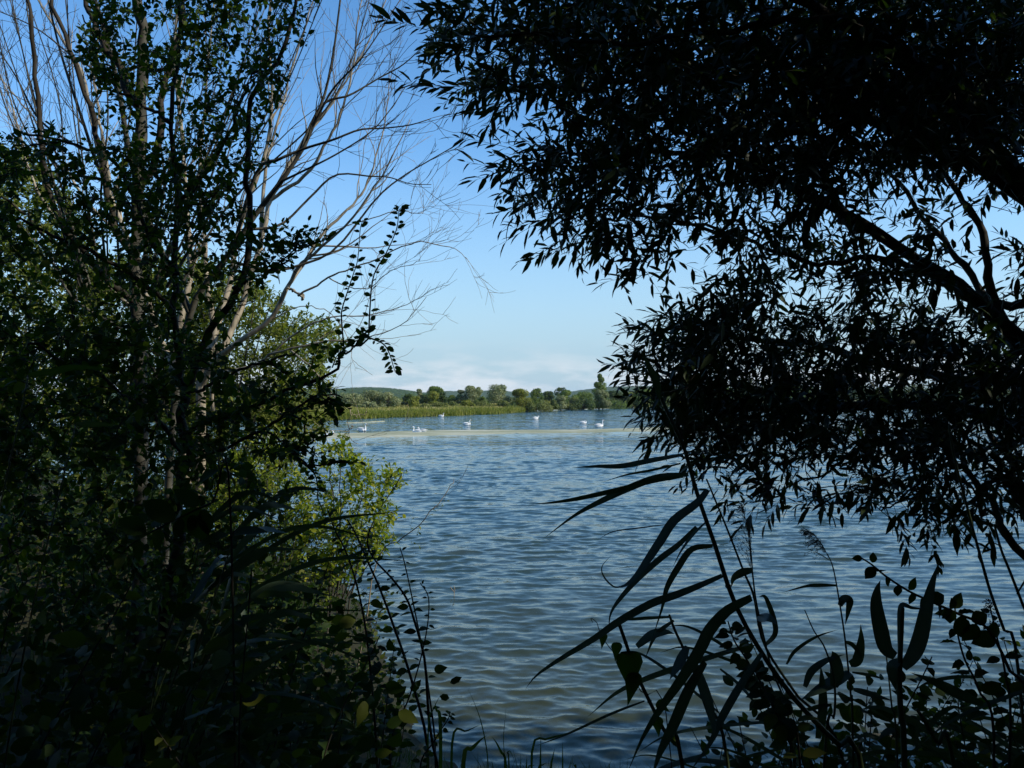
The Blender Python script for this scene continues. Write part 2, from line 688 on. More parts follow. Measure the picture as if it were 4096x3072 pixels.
# ------------------------------------------------------------------ air
m, t, n, l = newmat('haze')
o = n('ShaderNodeOutputMaterial')
pv = n('ShaderNodeVolumePrincipled')
pv.inputs['Color'].default_value = (.80, .90, 1.0, 1)
pv.inputs['Density'].default_value = HAZE
l(pv.outputs[0], o.inputs['Volume'])
mb = MB()
X0, X1, Y0, Y1, Z0, Z1 = -5500, 5500, -60, 4600, -4, 52
mb.add([(x, y, z) for z in (Z0, Z1) for y in (Y0, Y1) for x in (X0, X1)], [(0, 2, 3, 1), (4, 5, 7, 6), (0, 1, 5, 4), (2, 6, 7, 3), (0, 4, 6, 2), (1, 3, 7, 5)])
tag(mb.build('haze', m), 'thin blue summer air between the lake and the hills', 'haze', kind='stuff')


# ------------------------------------------------------------------ weed bar
def algae_bar(name, label, top, bot, n=150):
    a = smooth(np.array([G(x, y) for x, y in top]), n)
    b = smooth(np.array([G(x, y) for x, y in bot]), n)
    rows = 14
    vs = []
    r4 = np.random.default_rng(11)
    j0 = np.convolve(r4.normal(0, 1, n + 8), np.ones(5) / 5, 'same')[4:-4]
    for k in range(rows):
        t = k / (rows - 1)
        p = a * (1 - t) + b * t
        p[:, 1] += j0 * (.9 if k in (0, rows - 1) else .3) * (1 if k else -1.3)
        p[:, 2] = .02 + (.045 * math.sin(math.pi * t)) + r4.uniform(0, .04, n) * (0 if k in (0, rows - 1) else 1)
        if k in (0, rows - 1):
            p[:, 2] = -.03
        vs.append(p)
    V = np.vstack(vs)
    i = np.arange(rows - 1)[:, None] * n + np.arange(n - 1)[None]
    mb = MB()
    mb.add(V, np.stack([i, i + 1, i + n + 1, i + n], -1).reshape(-1, 4))
    o = mb.build(name, M['algae'])
    tag(o, label, 'water weed', kind='stuff')


algae_bar('floating_weed', 'long pale olive bar of floating weed where swans rest', ALG_TOP, ALG_BOT)
algae_bar('floating_weed', 'thin streak of weed near the far shore by the poplar', [(2150, 1641.2), (2230, 1639), (2330, 1635.5), (2460, 1632)], [(2150, 1641.8), (2230, 1641), (2330, 1639), (2460, 1632.6)], 60)
algae_bar('floating_weed', 'short pale weed streak in front of the reed fringe', [(1385, 1692), (1450, 1689), (1540, 1684.6)], [(1385, 1692.8), (1450, 1691), (1540, 1685.2)], 40)

# ------------------------------------------------------------------ far grasses
M['far_reed'] = leaf_mat('far_reed', (.085, .110, .016), (.165, .185, .030), (.28, .26, .07), .35, .6, .2)
M['far_grass'] = leaf_mat('far_grass', (.13, .16, .028), (.29, .255, .08), (.46, .38, .19), .3, .7, .2)


def tufts(name, label, n, d0, d1, i0, i1, h, wd, mat, clump):
    r5 = np.random.default_rng(len(name) + n)
    mb = MB()
    idx = r5.uniform(i0, i1, n) * (len(far_edge) - 1)
    a = np.floor(idx).astype(int)
    e = far_edge[a] + (far_edge[np.minimum(a + 1, len(far_edge) - 1)] - far_edge[a]) * (idx - a)[:, None]
    d = d0 + (d1 - d0) * r5.random(n) ** 1.3
    c = e + nrm(e) * d[:, None]
    keep = .5 + .5 * np.sin(c[:, 0] * .21 + 2 * np.sin(c[:, 1] * .11)) * np.sin(c[:, 1] * .17 + c[:, 0] * .05)
    hh = h * np.exp(r5.normal(-.1, .35, n)) * (1 + clump * (keep - .5))
    V, T, A = [], [], []
    for k in range(5):
        ang = r5.uniform(0, 6.28, n)
        ww = wd * r5.uniform(.6, 1.2, n)
        bx = c[:, 0] + r5.normal(0, wd * 1.1, n)
        by = c[:, 1] + r5.normal(0, wd * 1.1, n)
        lean = r5.normal(0, .25, (n, 2)) * hh[:, None]
        z0 = far_z(c) - .05
        b1 = np.stack([bx - np.cos(ang) * ww * .5, by - np.sin(ang) * ww * .5, z0], -1)
        b2 = np.stack([bx + np.cos(ang) * ww * .5, by + np.sin(ang) * ww * .5, z0], -1)
        tp = np.stack([bx + lean[:, 0], by + lean[:, 1], z0 + .3 + hh * r5.uniform(.75, 1.1, n)], -1)
        V.append(np.stack([b1, b2, tp], 1).reshape(-1, 3))
        A.append(np.repeat(np.clip(.45 + .5 * (keep - .5) + r5.normal(0, .2, n), 0, 1), 3))
    V = np.vstack(V)
    mb.add(V, None, np.arange(len(V)).reshape(-1, 3), np.concatenate(A))
    o = mb.build(name, mat)
    tag(o, label, 'grass', kind='stuff')


tufts('reed_fringe', 'olive fringe of reeds along the far water edge', 12000, .2, 6, 0, .62, .52, .24, M['far_reed'], .9)
tufts('meadow_grass', 'dry yellow green meadow grass behind the reed fringe', 9000, 6, 60, 0, .60, .26, .5, M['far_grass'], .6)
tufts('bank_grass', 'pale dry grass bank beside the far poplar', 1600, .3, 22, .62, .86, 1.3, .7, M['far_grass'], .5)

# ------------------------------------------------------------------ far trees
TREE_MATS = {
    'grey': leaf_mat('grey_willow_leaf', (.10, .13, .05), (.18, .205, .09), (.28, .285, .145), .22, .6, .25),
    'green': leaf_mat('green_tree_leaf', (.055, .092, .016), (.10, .15, .024), (.16, .205, .035), .22, .6, .2),
    'dark': leaf_mat('dark_tree_leaf', (.030, .056, .013), (.055, .090, .020), (.09, .125, .028), .15, .6, .2),
    'yellow': leaf_mat('yellow_tree_leaf', (.10, .12, .014), (.17, .19, .025), (.25, .245, .035), .25, .6, .2),
    'olive': leaf_mat('olive_bush_leaf', (.07, .092, .02), (.12, .145, .034), (.18, .19, .05), .2, .65, .2),
}


def far_tree(name, label, cx, base, top, width, d, kind, shape='round', dens=1.0, sparse=0.0, seed=0):
    """cx, base, top and width in photo pixels, d the distance in metres."""
    r6 = np.random.default_rng(seed + int(cx * 3 + top))
    b = P(cx, base, d)
    b[2] = max(.1, float(far_z(b[:2])[0])) - .05
    H = P(cx, top, d)[2] - b[2]
    W = width * d / F * (1.0 if shape == 'poplar' else 1.22)
    root = thing(name, label, 'bush' if 'bush' in name else 'tree', b, 'bushes on the far shore' if 'bush' in name else 'trees on the far shore')
    tb = MB()
    lobes = []
    if shape == 'poplar':
        for k in range(11):
            t = .1 + .86 * k / 10
            rad = W * .60 * (1 - t) ** .42 * (.55 + .45 * min(1, t * 6)) + .25
            for q in range(2):
                a = r6.uniform(0, 6.28)
                lobes.append((b + np.array((math.cos(a) * rad * .45, math.sin(a) * rad * .45, H * t + r6.normal(0, H * .02))), rad * .62, H * .085))
    elif shape == 'bush':
        for k in range(12):
            a, s = r6.uniform(0, 6.28), r6.uniform(0, 1) ** .6
            x = math.cos(a) * s * W * .40
            hh = H * (1 - .55 * s * s)
            rr = W * r6.uniform(.13, .2)
            lobes.append((b + np.array((x, math.sin(a) * s * W * .35, max(hh - rr * .8, rr * .3) * r6.uniform(.55, 1))), rr, min(rr * .9, hh * .5)))
    else:
        lo = .08 if shape == 'round' else .26
        for k in range(24):
            a, s = r6.uniform(0, 6.28), r6.uniform(0, 1) ** .5
            t = r6.uniform(lo, 1)
            env = math.sqrt(max(0, 1 - ((max(t, .5 if shape == 'round' else t) - .5) / .58) ** 2))
            x = math.cos(a) * s * W * .36 * env
            rr = W * r6.uniform(.13, .21)
            z = min(H * t, H - rr * .75)
            lobes.append((b + np.array((x, math.sin(a) * s * W * .36 * env, max(z, rr * .5))), rr, rr * .85))
        lobes.append((b + np.array((r6.normal(0, W * .05), 0, H - W * .13)), W * .15, W * .14))
    trunk_top = b + np.array((0, 0, H * .55))
    if shape != 'bush':
        tb.tube(np.linspace(b - (0, 0, .4), trunk_top, 5) + r6.normal(0, .05, (5, 3)), np.linspace(.022, .010, 5) * H + .04, 6)
    for c, rx, rz in lobes[::2]:
        st = b + np.array((0, 0, H * (.12 if shape == 'bush' else .35)))
        tb.tube(smooth([st, (st + c) / 2 - (0, 0, .1 * H * .3), c], 4), np.linspace(.008 * H + .02, .012, 4), 4)
    tb.build('trunk', M['bark_grey'], root)
    cb = MB()
    s = max(.22, .75 * d / F * 4) * 1.1
    n_each = int(np.clip(dens * 15 * (W * H) / (s * s) / len(lobes), 45, 520))
    V, Q, A = [], [], []
    for c, rx, rz in lobes:
        n = int(n_each * (1 - sparse))
        dr = nrm(r6.normal(0, 1, (n, 3)))
        rad = r6.uniform(.35, 1.1, n) ** .5
        p = c + dr * rad[:, None] * np.array((rx, rx, rz))
        p[:, 2] = np.maximum(p[:, 2], b[2] + .1)
        nn = nrm(dr + r6.normal(0, .55, (n, 3)) + np.array((0, 0, .25)))
        tx = nrm(np.cross(nn, r6.normal(0, 1, (n, 3))))
        ty = np.cross(nn, tx)
        sz = s * r6.uniform(.45, 1.0, n)[:, None]
        ar = r6.uniform(.5, 1.0, n)[:, None]
        q = np.stack([p - tx * sz, p + ty * sz * ar * .6 + tx * sz * .1, p + tx * sz, p - ty * sz * ar * .6 - tx * sz * .2], 1)
        V.append(q.reshape(-1, 3))
        A.append(np.repeat(np.clip(r6.uniform(.2, .8) + r6.normal(0, .2, n), 0, 1), 4))
    V = np.vstack(V)
    cb.add(V, np.arange(len(V)).reshape(-1, 4), None, np.concatenate(A))
    cb.build('crown', TREE_MATS[kind], root)


def z1(x):
    return 1300 + x * .3165


def z2(x):
    return 1900 + x * .3165


def zy(y):
    return 1450 + y * .3165


FT = [
    # x, base, top, width (in pixels of the enlarged view), distance, leaf, shape, name, label
    (z1(300), 600, 392, 330, 185, 'grey', 'round', 'grey_willow', 'silvery willow at the left end of the far shore, lower than its neighbours'),
    (z1(600), 600, 358, 330, 190, 'grey', 'round', 'grey_willow', 'broadest grey green willow, its rounded top under the wooded ridge'),
    (z1(800), 610, 378, 250, 188, 'grey', 'round', 'grey_willow', 'grey willow closing the right end of the willow clump'),
    (z1(565), 610, 468, 190, 176, 'grey', 'bush', 'willow_bush', 'pale low willow bush in front of the broad grey willow'),
    (z1(430), 610, 520, 150, 178, 'dark', 'bush', 'dark_bush', 'dark low bush between the silvery willow and the pale willow bush'),
    (z1(160), 610, 440, 210, 184, 'olive', 'bush', 'olive_bush', 'dull olive bush at the far left behind the hanging bare twig'),
    (z1(930), 610, 470, 200, 200, 'olive', 'bush', 'olive_bush', 'grey olive bush between the willow clump and the dark round tree'),
    (z1(1060), 590, 398, 150, 200, 'dark', 'round', 'round_tree', 'dark round tree just right of the willow clump'),
    (z1(1130), 590, 432, 150, 192, 'yellow', 'round', 'round_tree', 'lighter yellow green small tree overlapping the dark round tree'),
    (z1(1192), 540, 336, 105, 240, 'grey', 'round', 'narrow_tree', 'narrow upright grey green tree standing between two round trees'),
    (z1(1260), 540, 405, 140, 225, 'dark', 'round', 'dark_tree', 'dark low tree filling the gap beside the narrow upright tree'),
    (z1(1388), 530, 300, 210, 235, 'green', 'round', 'tall_round_tree', 'tallest mid green round tree left of the pale willows'),
    (z1(1365), 530, 365, 150, 222, 'yellow', 'round', 'round_tree', 'yellow green tree in front of the tallest round tree'),
    (z1(1490), 530, 374, 130, 230, 'dark', 'round', 'dark_tree', 'dark tree at the right shoulder of the tallest round tree'),
    (z1(1595), 530, 412, 130, 240, 'green', 'round', 'round_tree', 'small green tree left of the three lobed pale willow'),
    (z1(1720), 530, 345, 130, 240, 'grey', 'round', 'grey_willow', 'smaller pale willow leaning against the big pale willow'),
    (z1(1850), 530, 296, 240, 238, 'grey', 'round', 'grey_willow', 'big pale lobed willow in the middle of the far shore'),
    (z1(1945), 520, 310, 90, 245, 'grey', 'round', 'grey_willow', 'slim grey willow at the right side of the big pale one'),
    (z1(1250), 600, 500, 190, 186, 'olive', 'bush', 'olive_bush', 'low olive bush in front of the narrow upright tree'),
    (z1(1430), 590, 488, 200, 196, 'olive', 'bush', 'olive_bush', 'low olive bush below the tallest round tree'),
    (z1(1600), 575, 485, 200, 205, 'olive', 'bush', 'olive_bush', 'low grey olive bush left of the yellow green bush'),
    (z1(1800), 575, 455, 170, 210, 'yellow', 'bush', 'yellow_bush', 'yellow green bush below the big pale willow'),
    (z1(1940), 560, 480, 220, 215, 'olive', 'bush', 'olive_bush', 'low olive bush right of the yellow green bush'),
    (z1(1980), 540, 425, 150, 235, 'green', 'bush', 'green_bush', 'green bush below the slim grey willow'),
    (z2(300), 510, 282, 290, 228, 'grey', 'open', 'grey_willow', 'open crowned grey willow standing alone right of the pale willows'),
    (z2(110), 520, 475, 220, 215, 'olive', 'bush', 'olive_bush', 'low olive bush left of the open crowned willow'),
    (z2(350), 530, 455, 190, 218, 'olive', 'bush', 'olive_bush', 'low olive bush under the open crowned willow'),
    (z2(570), 540, 335, 250, 228, 'yellow', 'round', 'broad_tree', 'broad yellowish olive tree right of the open crowned willow'),
    (z2(460), 545, 490, 130, 215, 'dark', 'bush', 'dark_bush', 'dark bush at the foot of the broad yellowish tree'),
    (z2(775), 530, 328, 180, 245, 'green', 'open', 'light_tree', 'light green loose tree behind the large grey green bush'),
    (z2(790), 596, 432, 310, 228, 'olive', 'bush', 'large_bush', 'large grey green bush at the water behind the meadow tip'),
    (z2(985), 598, 462, 160, 236, 'olive', 'bush', 'olive_bush', 'rounded olive bush between the large bush and the pale small willow'),
    (z2(1090), 590, 420, 170, 250, 'grey', 'round', 'grey_willow', 'pale small willow at the water left of the dark bush'),
    (z2(930), 520, 364, 150, 300, 'dark', 'round', 'dark_tree', 'dark distant tree above the rounded olive bush'),
    (z2(1085), 500, 315, 170, 300, 'dark', 'open', 'bare_topped_tree', 'thin ragged tree with an open top left of the poplar'),
    (z2(1190), 520, 350, 220, 290, 'green', 'round', 'round_tree', 'mid green round tree left of the poplar'),
    (z2(1240), 580, 425, 220, 262, 'olive', 'bush', 'olive_bush', 'olive bush left of the dark bush by the water'),
    (z2(1370), 580, 400, 300, 262, 'dark', 'bush', 'dark_bush', 'very dark wide bush at the water below the poplar, its shade put into the leaf colour'),  # the shade left of the poplar is put into the dark leaf colour
    (z2(1380), 520, 368, 230, 320, 'green', 'round', 'round_tree', 'distant green tree just left behind the poplar'),
    (z2(1568), 560, 168, 225, 268, 'green', 'poplar', 'poplar', 'tall pointed poplar, highest tree on the far shore'),
    (z2(1610), 570, 345, 190, 266, 'grey', 'round', 'grey_willow', 'grey willow at the right foot of the poplar'),
    (z2(1780), 510, 360, 260, 330, 'dark', 'round', 'dark_tree', 'dark tree right of the poplar'),
    (z2(1950), 520, 375, 260, 330, 'olive', 'round', 'olive_tree', 'olive tree behind the pale grass bank'),
    (z2(2110), 530, 335, 260, 320, 'green', 'round', 'green_tree', 'green tree partly behind the hanging willow leaves'),
    (z2(1800), 545, 470, 180, 310, 'dark', 'bush', 'dark_bush', 'low dark bush left end of the pale grass bank'),
    (z2(2330), 540, 340, 320, 330, 'dark', 'round', 'dark_tree', 'dark tree seen through the left edge of the overhanging willow'),
]
for k, (x, b, t, wd, d, kd, shp, nm, lb) in enumerate(FT):
    far_tree(nm, lb, x, zy(b), zy(t), wd * .3165, d, kd, shp, 1.0, .45 if shp == 'open' else 0, k)
for k in range(13):
    x = 2760 + k * 112
    far_tree('far_tree', 'dark green tree on the right shore, glimpsed through the willow leaves', x, 1606, 1553 - (k * 37 % 23), 150, 520 + (k * 71 % 90), ['dark', 'green', 'olive'][k % 3], 'round', .35, 0, 90 + k)
for k, (x, t, kd) in enumerate([(980, 1600, 'olive'), (1080, 1585, 'grey'), (1180, 1592, 'olive'), (880, 1578, 'dark')]):
    far_tree('far_tree', 'dull tree on the far shore, glimpsed behind the left thicket', x, 1690, t, 130, 170 + 6 * k, kd, 'round', .4, 0, 70 + k)


for k in range(24):
    x = 1250 + k * 55 + (k * 29 % 23)
    far_tree('far_tree', 'low tree in the hazy row behind the front trees of the far shore', x, 1632, 1592 + (k * 13 % 17) - max(0, (k - 15)) * .6, 75 + (k * 17 % 30), 285 + (k * 41 % 60), ['dark', 'olive', 'green', 'dark', 'olive'][k % 5], 'round', .26, 0, 140 + k)


# ------------------------------------------------------------------ swans
def loft(mb, path, rw, rh, sides=10):
    p = smooth(path, 34)
    rw = np.interp(np.linspace(0, 1, 34), np.linspace(0, 1, len(rw)), rw)
    rh = np.interp(np.linspace(0, 1, 34), np.linspace(0, 1, len(rh)), rh)
    tg = nrm(np.gradient(p, axis=0))
    s = np.tile(np.array((0, 1., 0)), (34, 1))
    u = nrm(np.cross(tg, s)) * -1
    u = np.where((u[:, 2:3] < -.9), -u, u)
    a = np.arange(sides) * 2 * math.pi / sides
    V = p[:, None] + np.cos(a)[None, :, None] * s[:, None] * rw[:, None, None] + np.sin(a)[None, :, None] * u[:, None] * rh[:, None, None]
    V = V.reshape(-1, 3)
    i = np.arange(33)[:, None] * sides
    j = np.arange(sides)[None]
    k = (j + 1) % sides
    q = np.stack([i + j, i + k, i + sides + k, i + sides + j], -1).reshape(-1, 4)
    V = np.vstack([V, p[:1], p[-1:]])
    t = [(x, (x + 1) % sides, 34 * sides) for x in range(sides)] + [(33 * sides + (x + 1) % sides, 33 * sides + x, 34 * sides + 1) for x in range(sides)]
    mb.add(V, q, t)


def make_swan(pose):
    """Facing +X, waterline at z = 0, the body about 1 m long."""
    body = [(-.62, 0, .20), (-.45, 0, .13), (-.2, 0, .10), (.1, 0, .09), (.32, 0, .11), (.43, 0, .19)]
    rw = [.015, .10, .19, .23, .21, .14]
    rh = [.012, .07, .14, .17, .17, .13]
    if pose == 'up':
        neck = [(.44, 0, .33), (.40, 0, .50), (.40, 0, .66), (.47, 0, .735), (.56, 0, .72), (.60, 0, .705)]
    elif pose == 'tall':
        neck = [(.46, 0, .33), (.46, 0, .52), (.45, 0, .72), (.50, 0, .815), (.58, 0, .80), (.63, 0, .785)]
    elif pose == 'tuck':
        neck = [(.46, 0, .30), (.42, .02, .40), (.30, .05, .42), (.16, .08, .36), (.08, .10, .32), (.04, .10, .30)]
    elif pose == 'reach':
        neck = [(.47, 0, .33), (.52, 0, .46), (.62, 0, .50), (.72, 0, .42), (.77, 0, .33), (.79, 0, .28)]
    else:                                               # preening: the neck bowed down to the breast
        neck = [(.47, 0, .33), (.50, 0, .50), (.60, 0, .56), (.67, 0, .47), (.67, 0, .36), (.66, 0, .30)]
    rn = [.075, .052, .045, .055, .05, .024]
    mb = MB()
    loft(mb, body + neck, rw + rn, rh + rn)
    h, t = np.array(neck[-1]), nrm(np.array(neck[-1]) - np.array(neck[-2]))
    bk = MB()
    bk.tube([h - t * .02, h + t * .05, h + t * .10], [.026, .02, .012], 6)
    kn = MB()
    kn.tube([h - t * .03 + (0, 0, .02), h + t * .012 + (0, 0, .022)], [.018, .014], 5)
    wings = []
    for s in (-1, 1):
        wm = MB()
        rows = []
        for i in range(9):
            q = i / 8
            x = .30 - .88 * q
            prof = math.sin(math.pi * min(1, .12 + q * .88)) ** .6
            for j in range(5):
                a = j / 4
                rows.append((x - .04 * a, s * (.10 + .14 * prof * math.sin(a * 2.2) + .01), .30 + .04 * q + .11 * prof * math.cos(a * 2.0) - .04 * q * q))
        idx = np.arange(8)[:, None] * 5 + np.arange(4)[None]
        V = np.array(rows)
        n0 = len(V)
        V2 = np.vstack([V, V - np.array((0, s * .03, .02))])
        q1 = np.stack([idx, idx + 1, idx + 6, idx + 5], -1).reshape(-1, 4)
        wm.add(V2, np.vstack([q1, q1[:, ::-1] + n0]))
        wings.append(wm)
    return mb, bk, kn, wings


SW = [(1306, 1742.5, 1, 'reach', .95, 'swan at the left end of the weed bar, neck stretched down, half behind leaves'),
      (1447, 1724.5, 1, 'tall', 1.0, 'upright swan swimming just behind the weed bar near the hanging bare twig'),
      (1668, 1731.5, -1, 'up', .9, 'left swan of the close pair on the weed bar, neck raised'),
      (1690, 1729.5, -1, 'preen', .95, 'right swan of the close pair on the weed bar, neck bowed'),
      (1765, 1667.5, 1, 'up', 1.0, 'smallest and farthest swan, close under the reed fringe'),
      (1867, 1700.5, 1, 'up', .95, 'swan alone in midwater with the reed fringe far behind it'),
      (2142, 1676, 1, 'preen', 1.0, 'swan off the tip of the meadow, alone in open blue water'),
      (2332, 1695, 1, 'tuck', .95, 'swan with its head tucked to its back, left of the largest swan'),
      (2396, 1708, 1, 'tall', 1.06, 'largest swan with a tall straight neck, nearest the willow leaves')]
swan_parts = {}
for x, y, sgn, pose, sc, lb in SW:
    g = G(x, y)
    if pose not in swan_parts:
        mb, bk, kn, wings = make_swan(pose)
        swan_parts[pose] = [mb.build('body', M['swan_white'], smooth_=True), bk.build('beak', M['beak_orange']), kn.build('beak_knob', M['black'])] + [x_.build('wing', M['swan_white'], smooth_=True) for x_ in wings]
        src = swan_parts[pose]
    else:
        src = []
        for o in swan_parts[pose]:
            c = o.copy()
            COL.objects.link(c)
            src.append(c)
    t = thing('swan', lb, 'swan', g, 'white swans on the lake')
    t.scale = (sc, sc, sc)
    t.rotation_euler = (0, 0, (0 if sgn > 0 else math.pi) + rng.normal(0, .2))
    for o in src:
        o.parent = t

g = G(2069, 1716)
mb = MB()
loft(mb, [(-.2, 0, .09), (-.1, 0, .06), (.05, 0, .05), (.15, 0, .10), (.17, 0, .2), (.22, 0, .23), (.27, 0, .22)], [.01, .07, .09, .06, .035, .035, .01], [.01, .05, .07, .06, .035, .035, .01], 7)
dk = thing('waterbird', 'tiny dark waterbird swimming behind the weed bar', 'bird', g)
mb.build('body', M['black'], dk, smooth_=True)
dk.rotation_euler = (0, 0, .3)
mb2 = MB()
mb2.tube([(g[0] + .25, g[1], .22), (g[0] + .31, g[1], .21)], [.014, .006], 4)
mb2.build('beak', M['beak_orange'], dk)

g = G(2170, 1638.4)
mb = MB()
mb.tube([g - (0, 0, .4), g + (0, 0, .5), g + (.03, 0, 1.1)], [.13, .12, .09], 7)
o = mb.build('mooring_post', M['rust'], loc=g)
tag(o, 'small reddish post in the water at the meadow tip', 'post')


# ------------------------------------------------------------------ leaves
def leaf_template(outline, fold=.18, droop=.12, wave=0.0):
    """A leaf of unit length along +X, +Z its upper face: outline = [(t, half width), ...] between base and tip."""
    V = [(0, 0, 0)]
    for k, (t, hw) in enumerate(outline):
        z = -droop * t * t
        V += [(t, hw, z + fold * hw + wave * (1 if k % 2 else -1)), (t, 0, z), (t, -hw, z + fold * hw - wave * (1 if k % 2 else -1))]
    V.append((1, 0, -droop))
    n = len(outline)
    tri = [(0, 2, 1), (0, 3, 2)]
    quad = []
    for k in range(n - 1):
        a = 1 + 3 * k
        quad += [(a, a + 1, a + 4, a + 3), (a + 1, a + 2, a + 5, a + 4)]
    a = 1 + 3 * (n - 1)
    tip = len(V) - 1
    tri += [(a, a + 1, tip), (a + 1, a + 2, tip)]
    return np.array(V, float), np.array(quad), np.array(tri)


TPL = {
    'willow': [leaf_template([(.2, .10), (.48, .138), (.78, .08)], .25, d) for d in (.05, .18, .3)],
    'ovate': [leaf_template([(.15, .19), (.45, .29), (.8, .17)], .25, d) for d in (.05, .15, .28)],
    'oval': [leaf_template([(.22, .15), (.55, .22), (.85, .11)], .25, d) for d in (.05, .15, .25)],
    'heart': [leaf_template([(-.1, .22), (-.02, .33), (.12, .37), (.35, .27), (.6, .15), (.82, .06)], .3, d) for d in (.1, .3)],
    'broad': [leaf_template([(.07, .12), (.24, .24), (.45, .28), (.66, .22), (.85, .10)], .28, d) for d in (.08, .2, .38)],
    'small': [leaf_template([(.48, .27)], .25, d) for d in (.05, .2)],
    'serrate': [leaf_template([(.1, .20), (.22, .26), (.34, .24), (.46, .28), (.58, .22), (.7, .21), (.84, .10)], .3, d, .012) for d in (.15, .3)],
    'plain': [(np.array([(0, 0, 0), (.5, .2, .03), (1, 0, -.08), (.5, -.2, .03)], float), np.array([(0, 1, 2, 3)])[:, ::-1], np.zeros((0, 3), int))],
}
# the same outlines with fewer corners, for the many leaves that are not parts of their own
LOW = {
    'willow': [leaf_template([(.28, .125), (.66, .115)], .25, d) for d in (.05, .18, .3)],
    'ovate': [leaf_template([(.24, .25), (.66, .25)], .25, d) for d in (.05, .15, .28)],
    'oval': [leaf_template([(.3, .19), (.7, .18)], .25, d) for d in (.05, .15, .25)],
    'broad': [leaf_template([(.2, .22), (.62, .24)], .28, d) for d in (.08, .2, .38)],
}
LEAFSETS = []


class Leaves:
    def __init__(self, root, tpl, mat, singles=300, name='foliage'):
        self.root, self.tpl, self.mat, self.singles, self.name = root, tpl, mat, singles, name
        self.p, self.d, self.n, self.l, self.w, self.t = [], [], [], [], [], []
        LEAFSETS.append(self)

    def add(self, p, d, n, l, w=1.0, t=None):
        p = np.atleast_2d(p)
        k = len(p)
        self.p.append(p)
        self.d.append(np.broadcast_to(d, (k, 3)))
        self.n.append(np.broadcast_to(n, (k, 3)))
        self.l.append(np.broadcast_to(l, (k,)))
        self.w.append(np.broadcast_to(w, (k,)))
        self.t.append(np.broadcast_to(np.clip(rng.normal(.42, .22, k), 0, 1) if t is None else t, (k,)))

    def finish(self):
        self.p = np.vstack(self.p)
        d = nrm(np.vstack(self.d))
        n = np.vstack(self.n)
        s = nrm(np.cross(n, d))
        self.M = np.stack([d, s, np.cross(d, s)], -1)          # columns: length, width, normal
        self.l = np.concatenate(self.l)
        self.w = np.concatenate(self.w)
        self.t = np.concatenate(self.t)
        self.var = rng.integers(0, len(TPL[self.tpl]), len(self.p))
        self.c = self.p + d * self.l[:, None] * .5
        x, y, z = proj(self.c)
        face = np.abs((self.M[:, :, 2] * nrm(self.c - np.array((0, 0, CAM_H)))).sum(-1))
        self.area = np.where(z > .3, (self.l * F / np.maximum(z, .3)) ** 2 * self.w * (.15 + face), 0)
        self.area[(x < 8) | (x > 4088) | (y < 8) | (y > 3064)] = 0
        self.x, self.y, self.z = x, y, z


def finish_leaves():
    cell = 22
    zb = np.full((3072 // cell + 2, 4096 // cell + 2), 1e9)
    for s in LEAFSETS:
        s.finish()
        ok = s.area > 0
        np.minimum.at(zb, ((s.y[ok] // cell).astype(int), (s.x[ok] // cell).astype(int)), s.z[ok])
    shared = {}
    for s in LEAFSETS:
        pick = np.zeros(len(s.p), bool)
        if s.singles:
            ok = np.where(s.area > 0)[0]
            vis = s.z[ok] < zb[(s.y[ok] // cell).astype(int), (s.x[ok] // cell).astype(int)] + .06
            score = s.area[ok] * np.where(vis, 1, .02)
            best = ok[np.argsort(-score)][:s.singles]
            best = best[s.area[best] > 60]
            pick[best] = True
        base = np.array(s.root.location) if s.root is not None else np.zeros(3)
        for i in np.where(pick)[0]:
            tb = min(4, int(s.t[i] * 5))
            key = (s.tpl, int(s.var[i]), tb, s.mat)
            V, q, t = TPL[s.tpl][s.var[i]]
            if key not in shared:
                mb = MB()
                mb.add(V, q, t, tb / 5 + .1)
                o = mb.build('leaf', M[s.mat])
                shared[key] = o.data
            else:
                o = bpy.data.objects.new('leaf', shared[key])
                COL.objects.link(o)
            o.parent = s.root
            m = np.eye(4)
            m[:3, :3] = s.M[i] * s.l[i] * np.array((1, s.w[i], 1))[None]
            m[:3, 3] = s.p[i] - base
            o.matrix_local = Matrix(m.tolist())
        rest = np.where(~pick)[0]
        if len(rest):
            mb = MB()
            for v, (V, q, t) in enumerate(LOW.get(s.tpl, TPL[s.tpl])):
                r = rest[s.var[rest] == v]
                if not len(r):
                    continue
                W = V[None] * (s.l[r, None, None] * np.stack([np.ones(len(r)), s.w[r], np.ones(len(r))], -1)[:, None])
                W = np.einsum('nij,nkj->nki', s.M[r], W) + s.p[r][:, None]
                k = len(V)
                off = (np.arange(len(r)) * k)[:, None, None]
                mb.add(W.reshape(-1, 3), (q[None] + off).reshape(-1, 4) if len(q) else None, (t[None] + off).reshape(-1, 3) if len(t) else None, np.repeat(s.t[r], k))
            o = mb.build(s.name, M[s.mat], s.root)
            o['kind'] = 'stuff'


def perp(d, g):
    v = g.normal(0, 1, 3)
    v -= d * v.dot(d)
    return v / max(1e-9, np.linalg.norm(v))


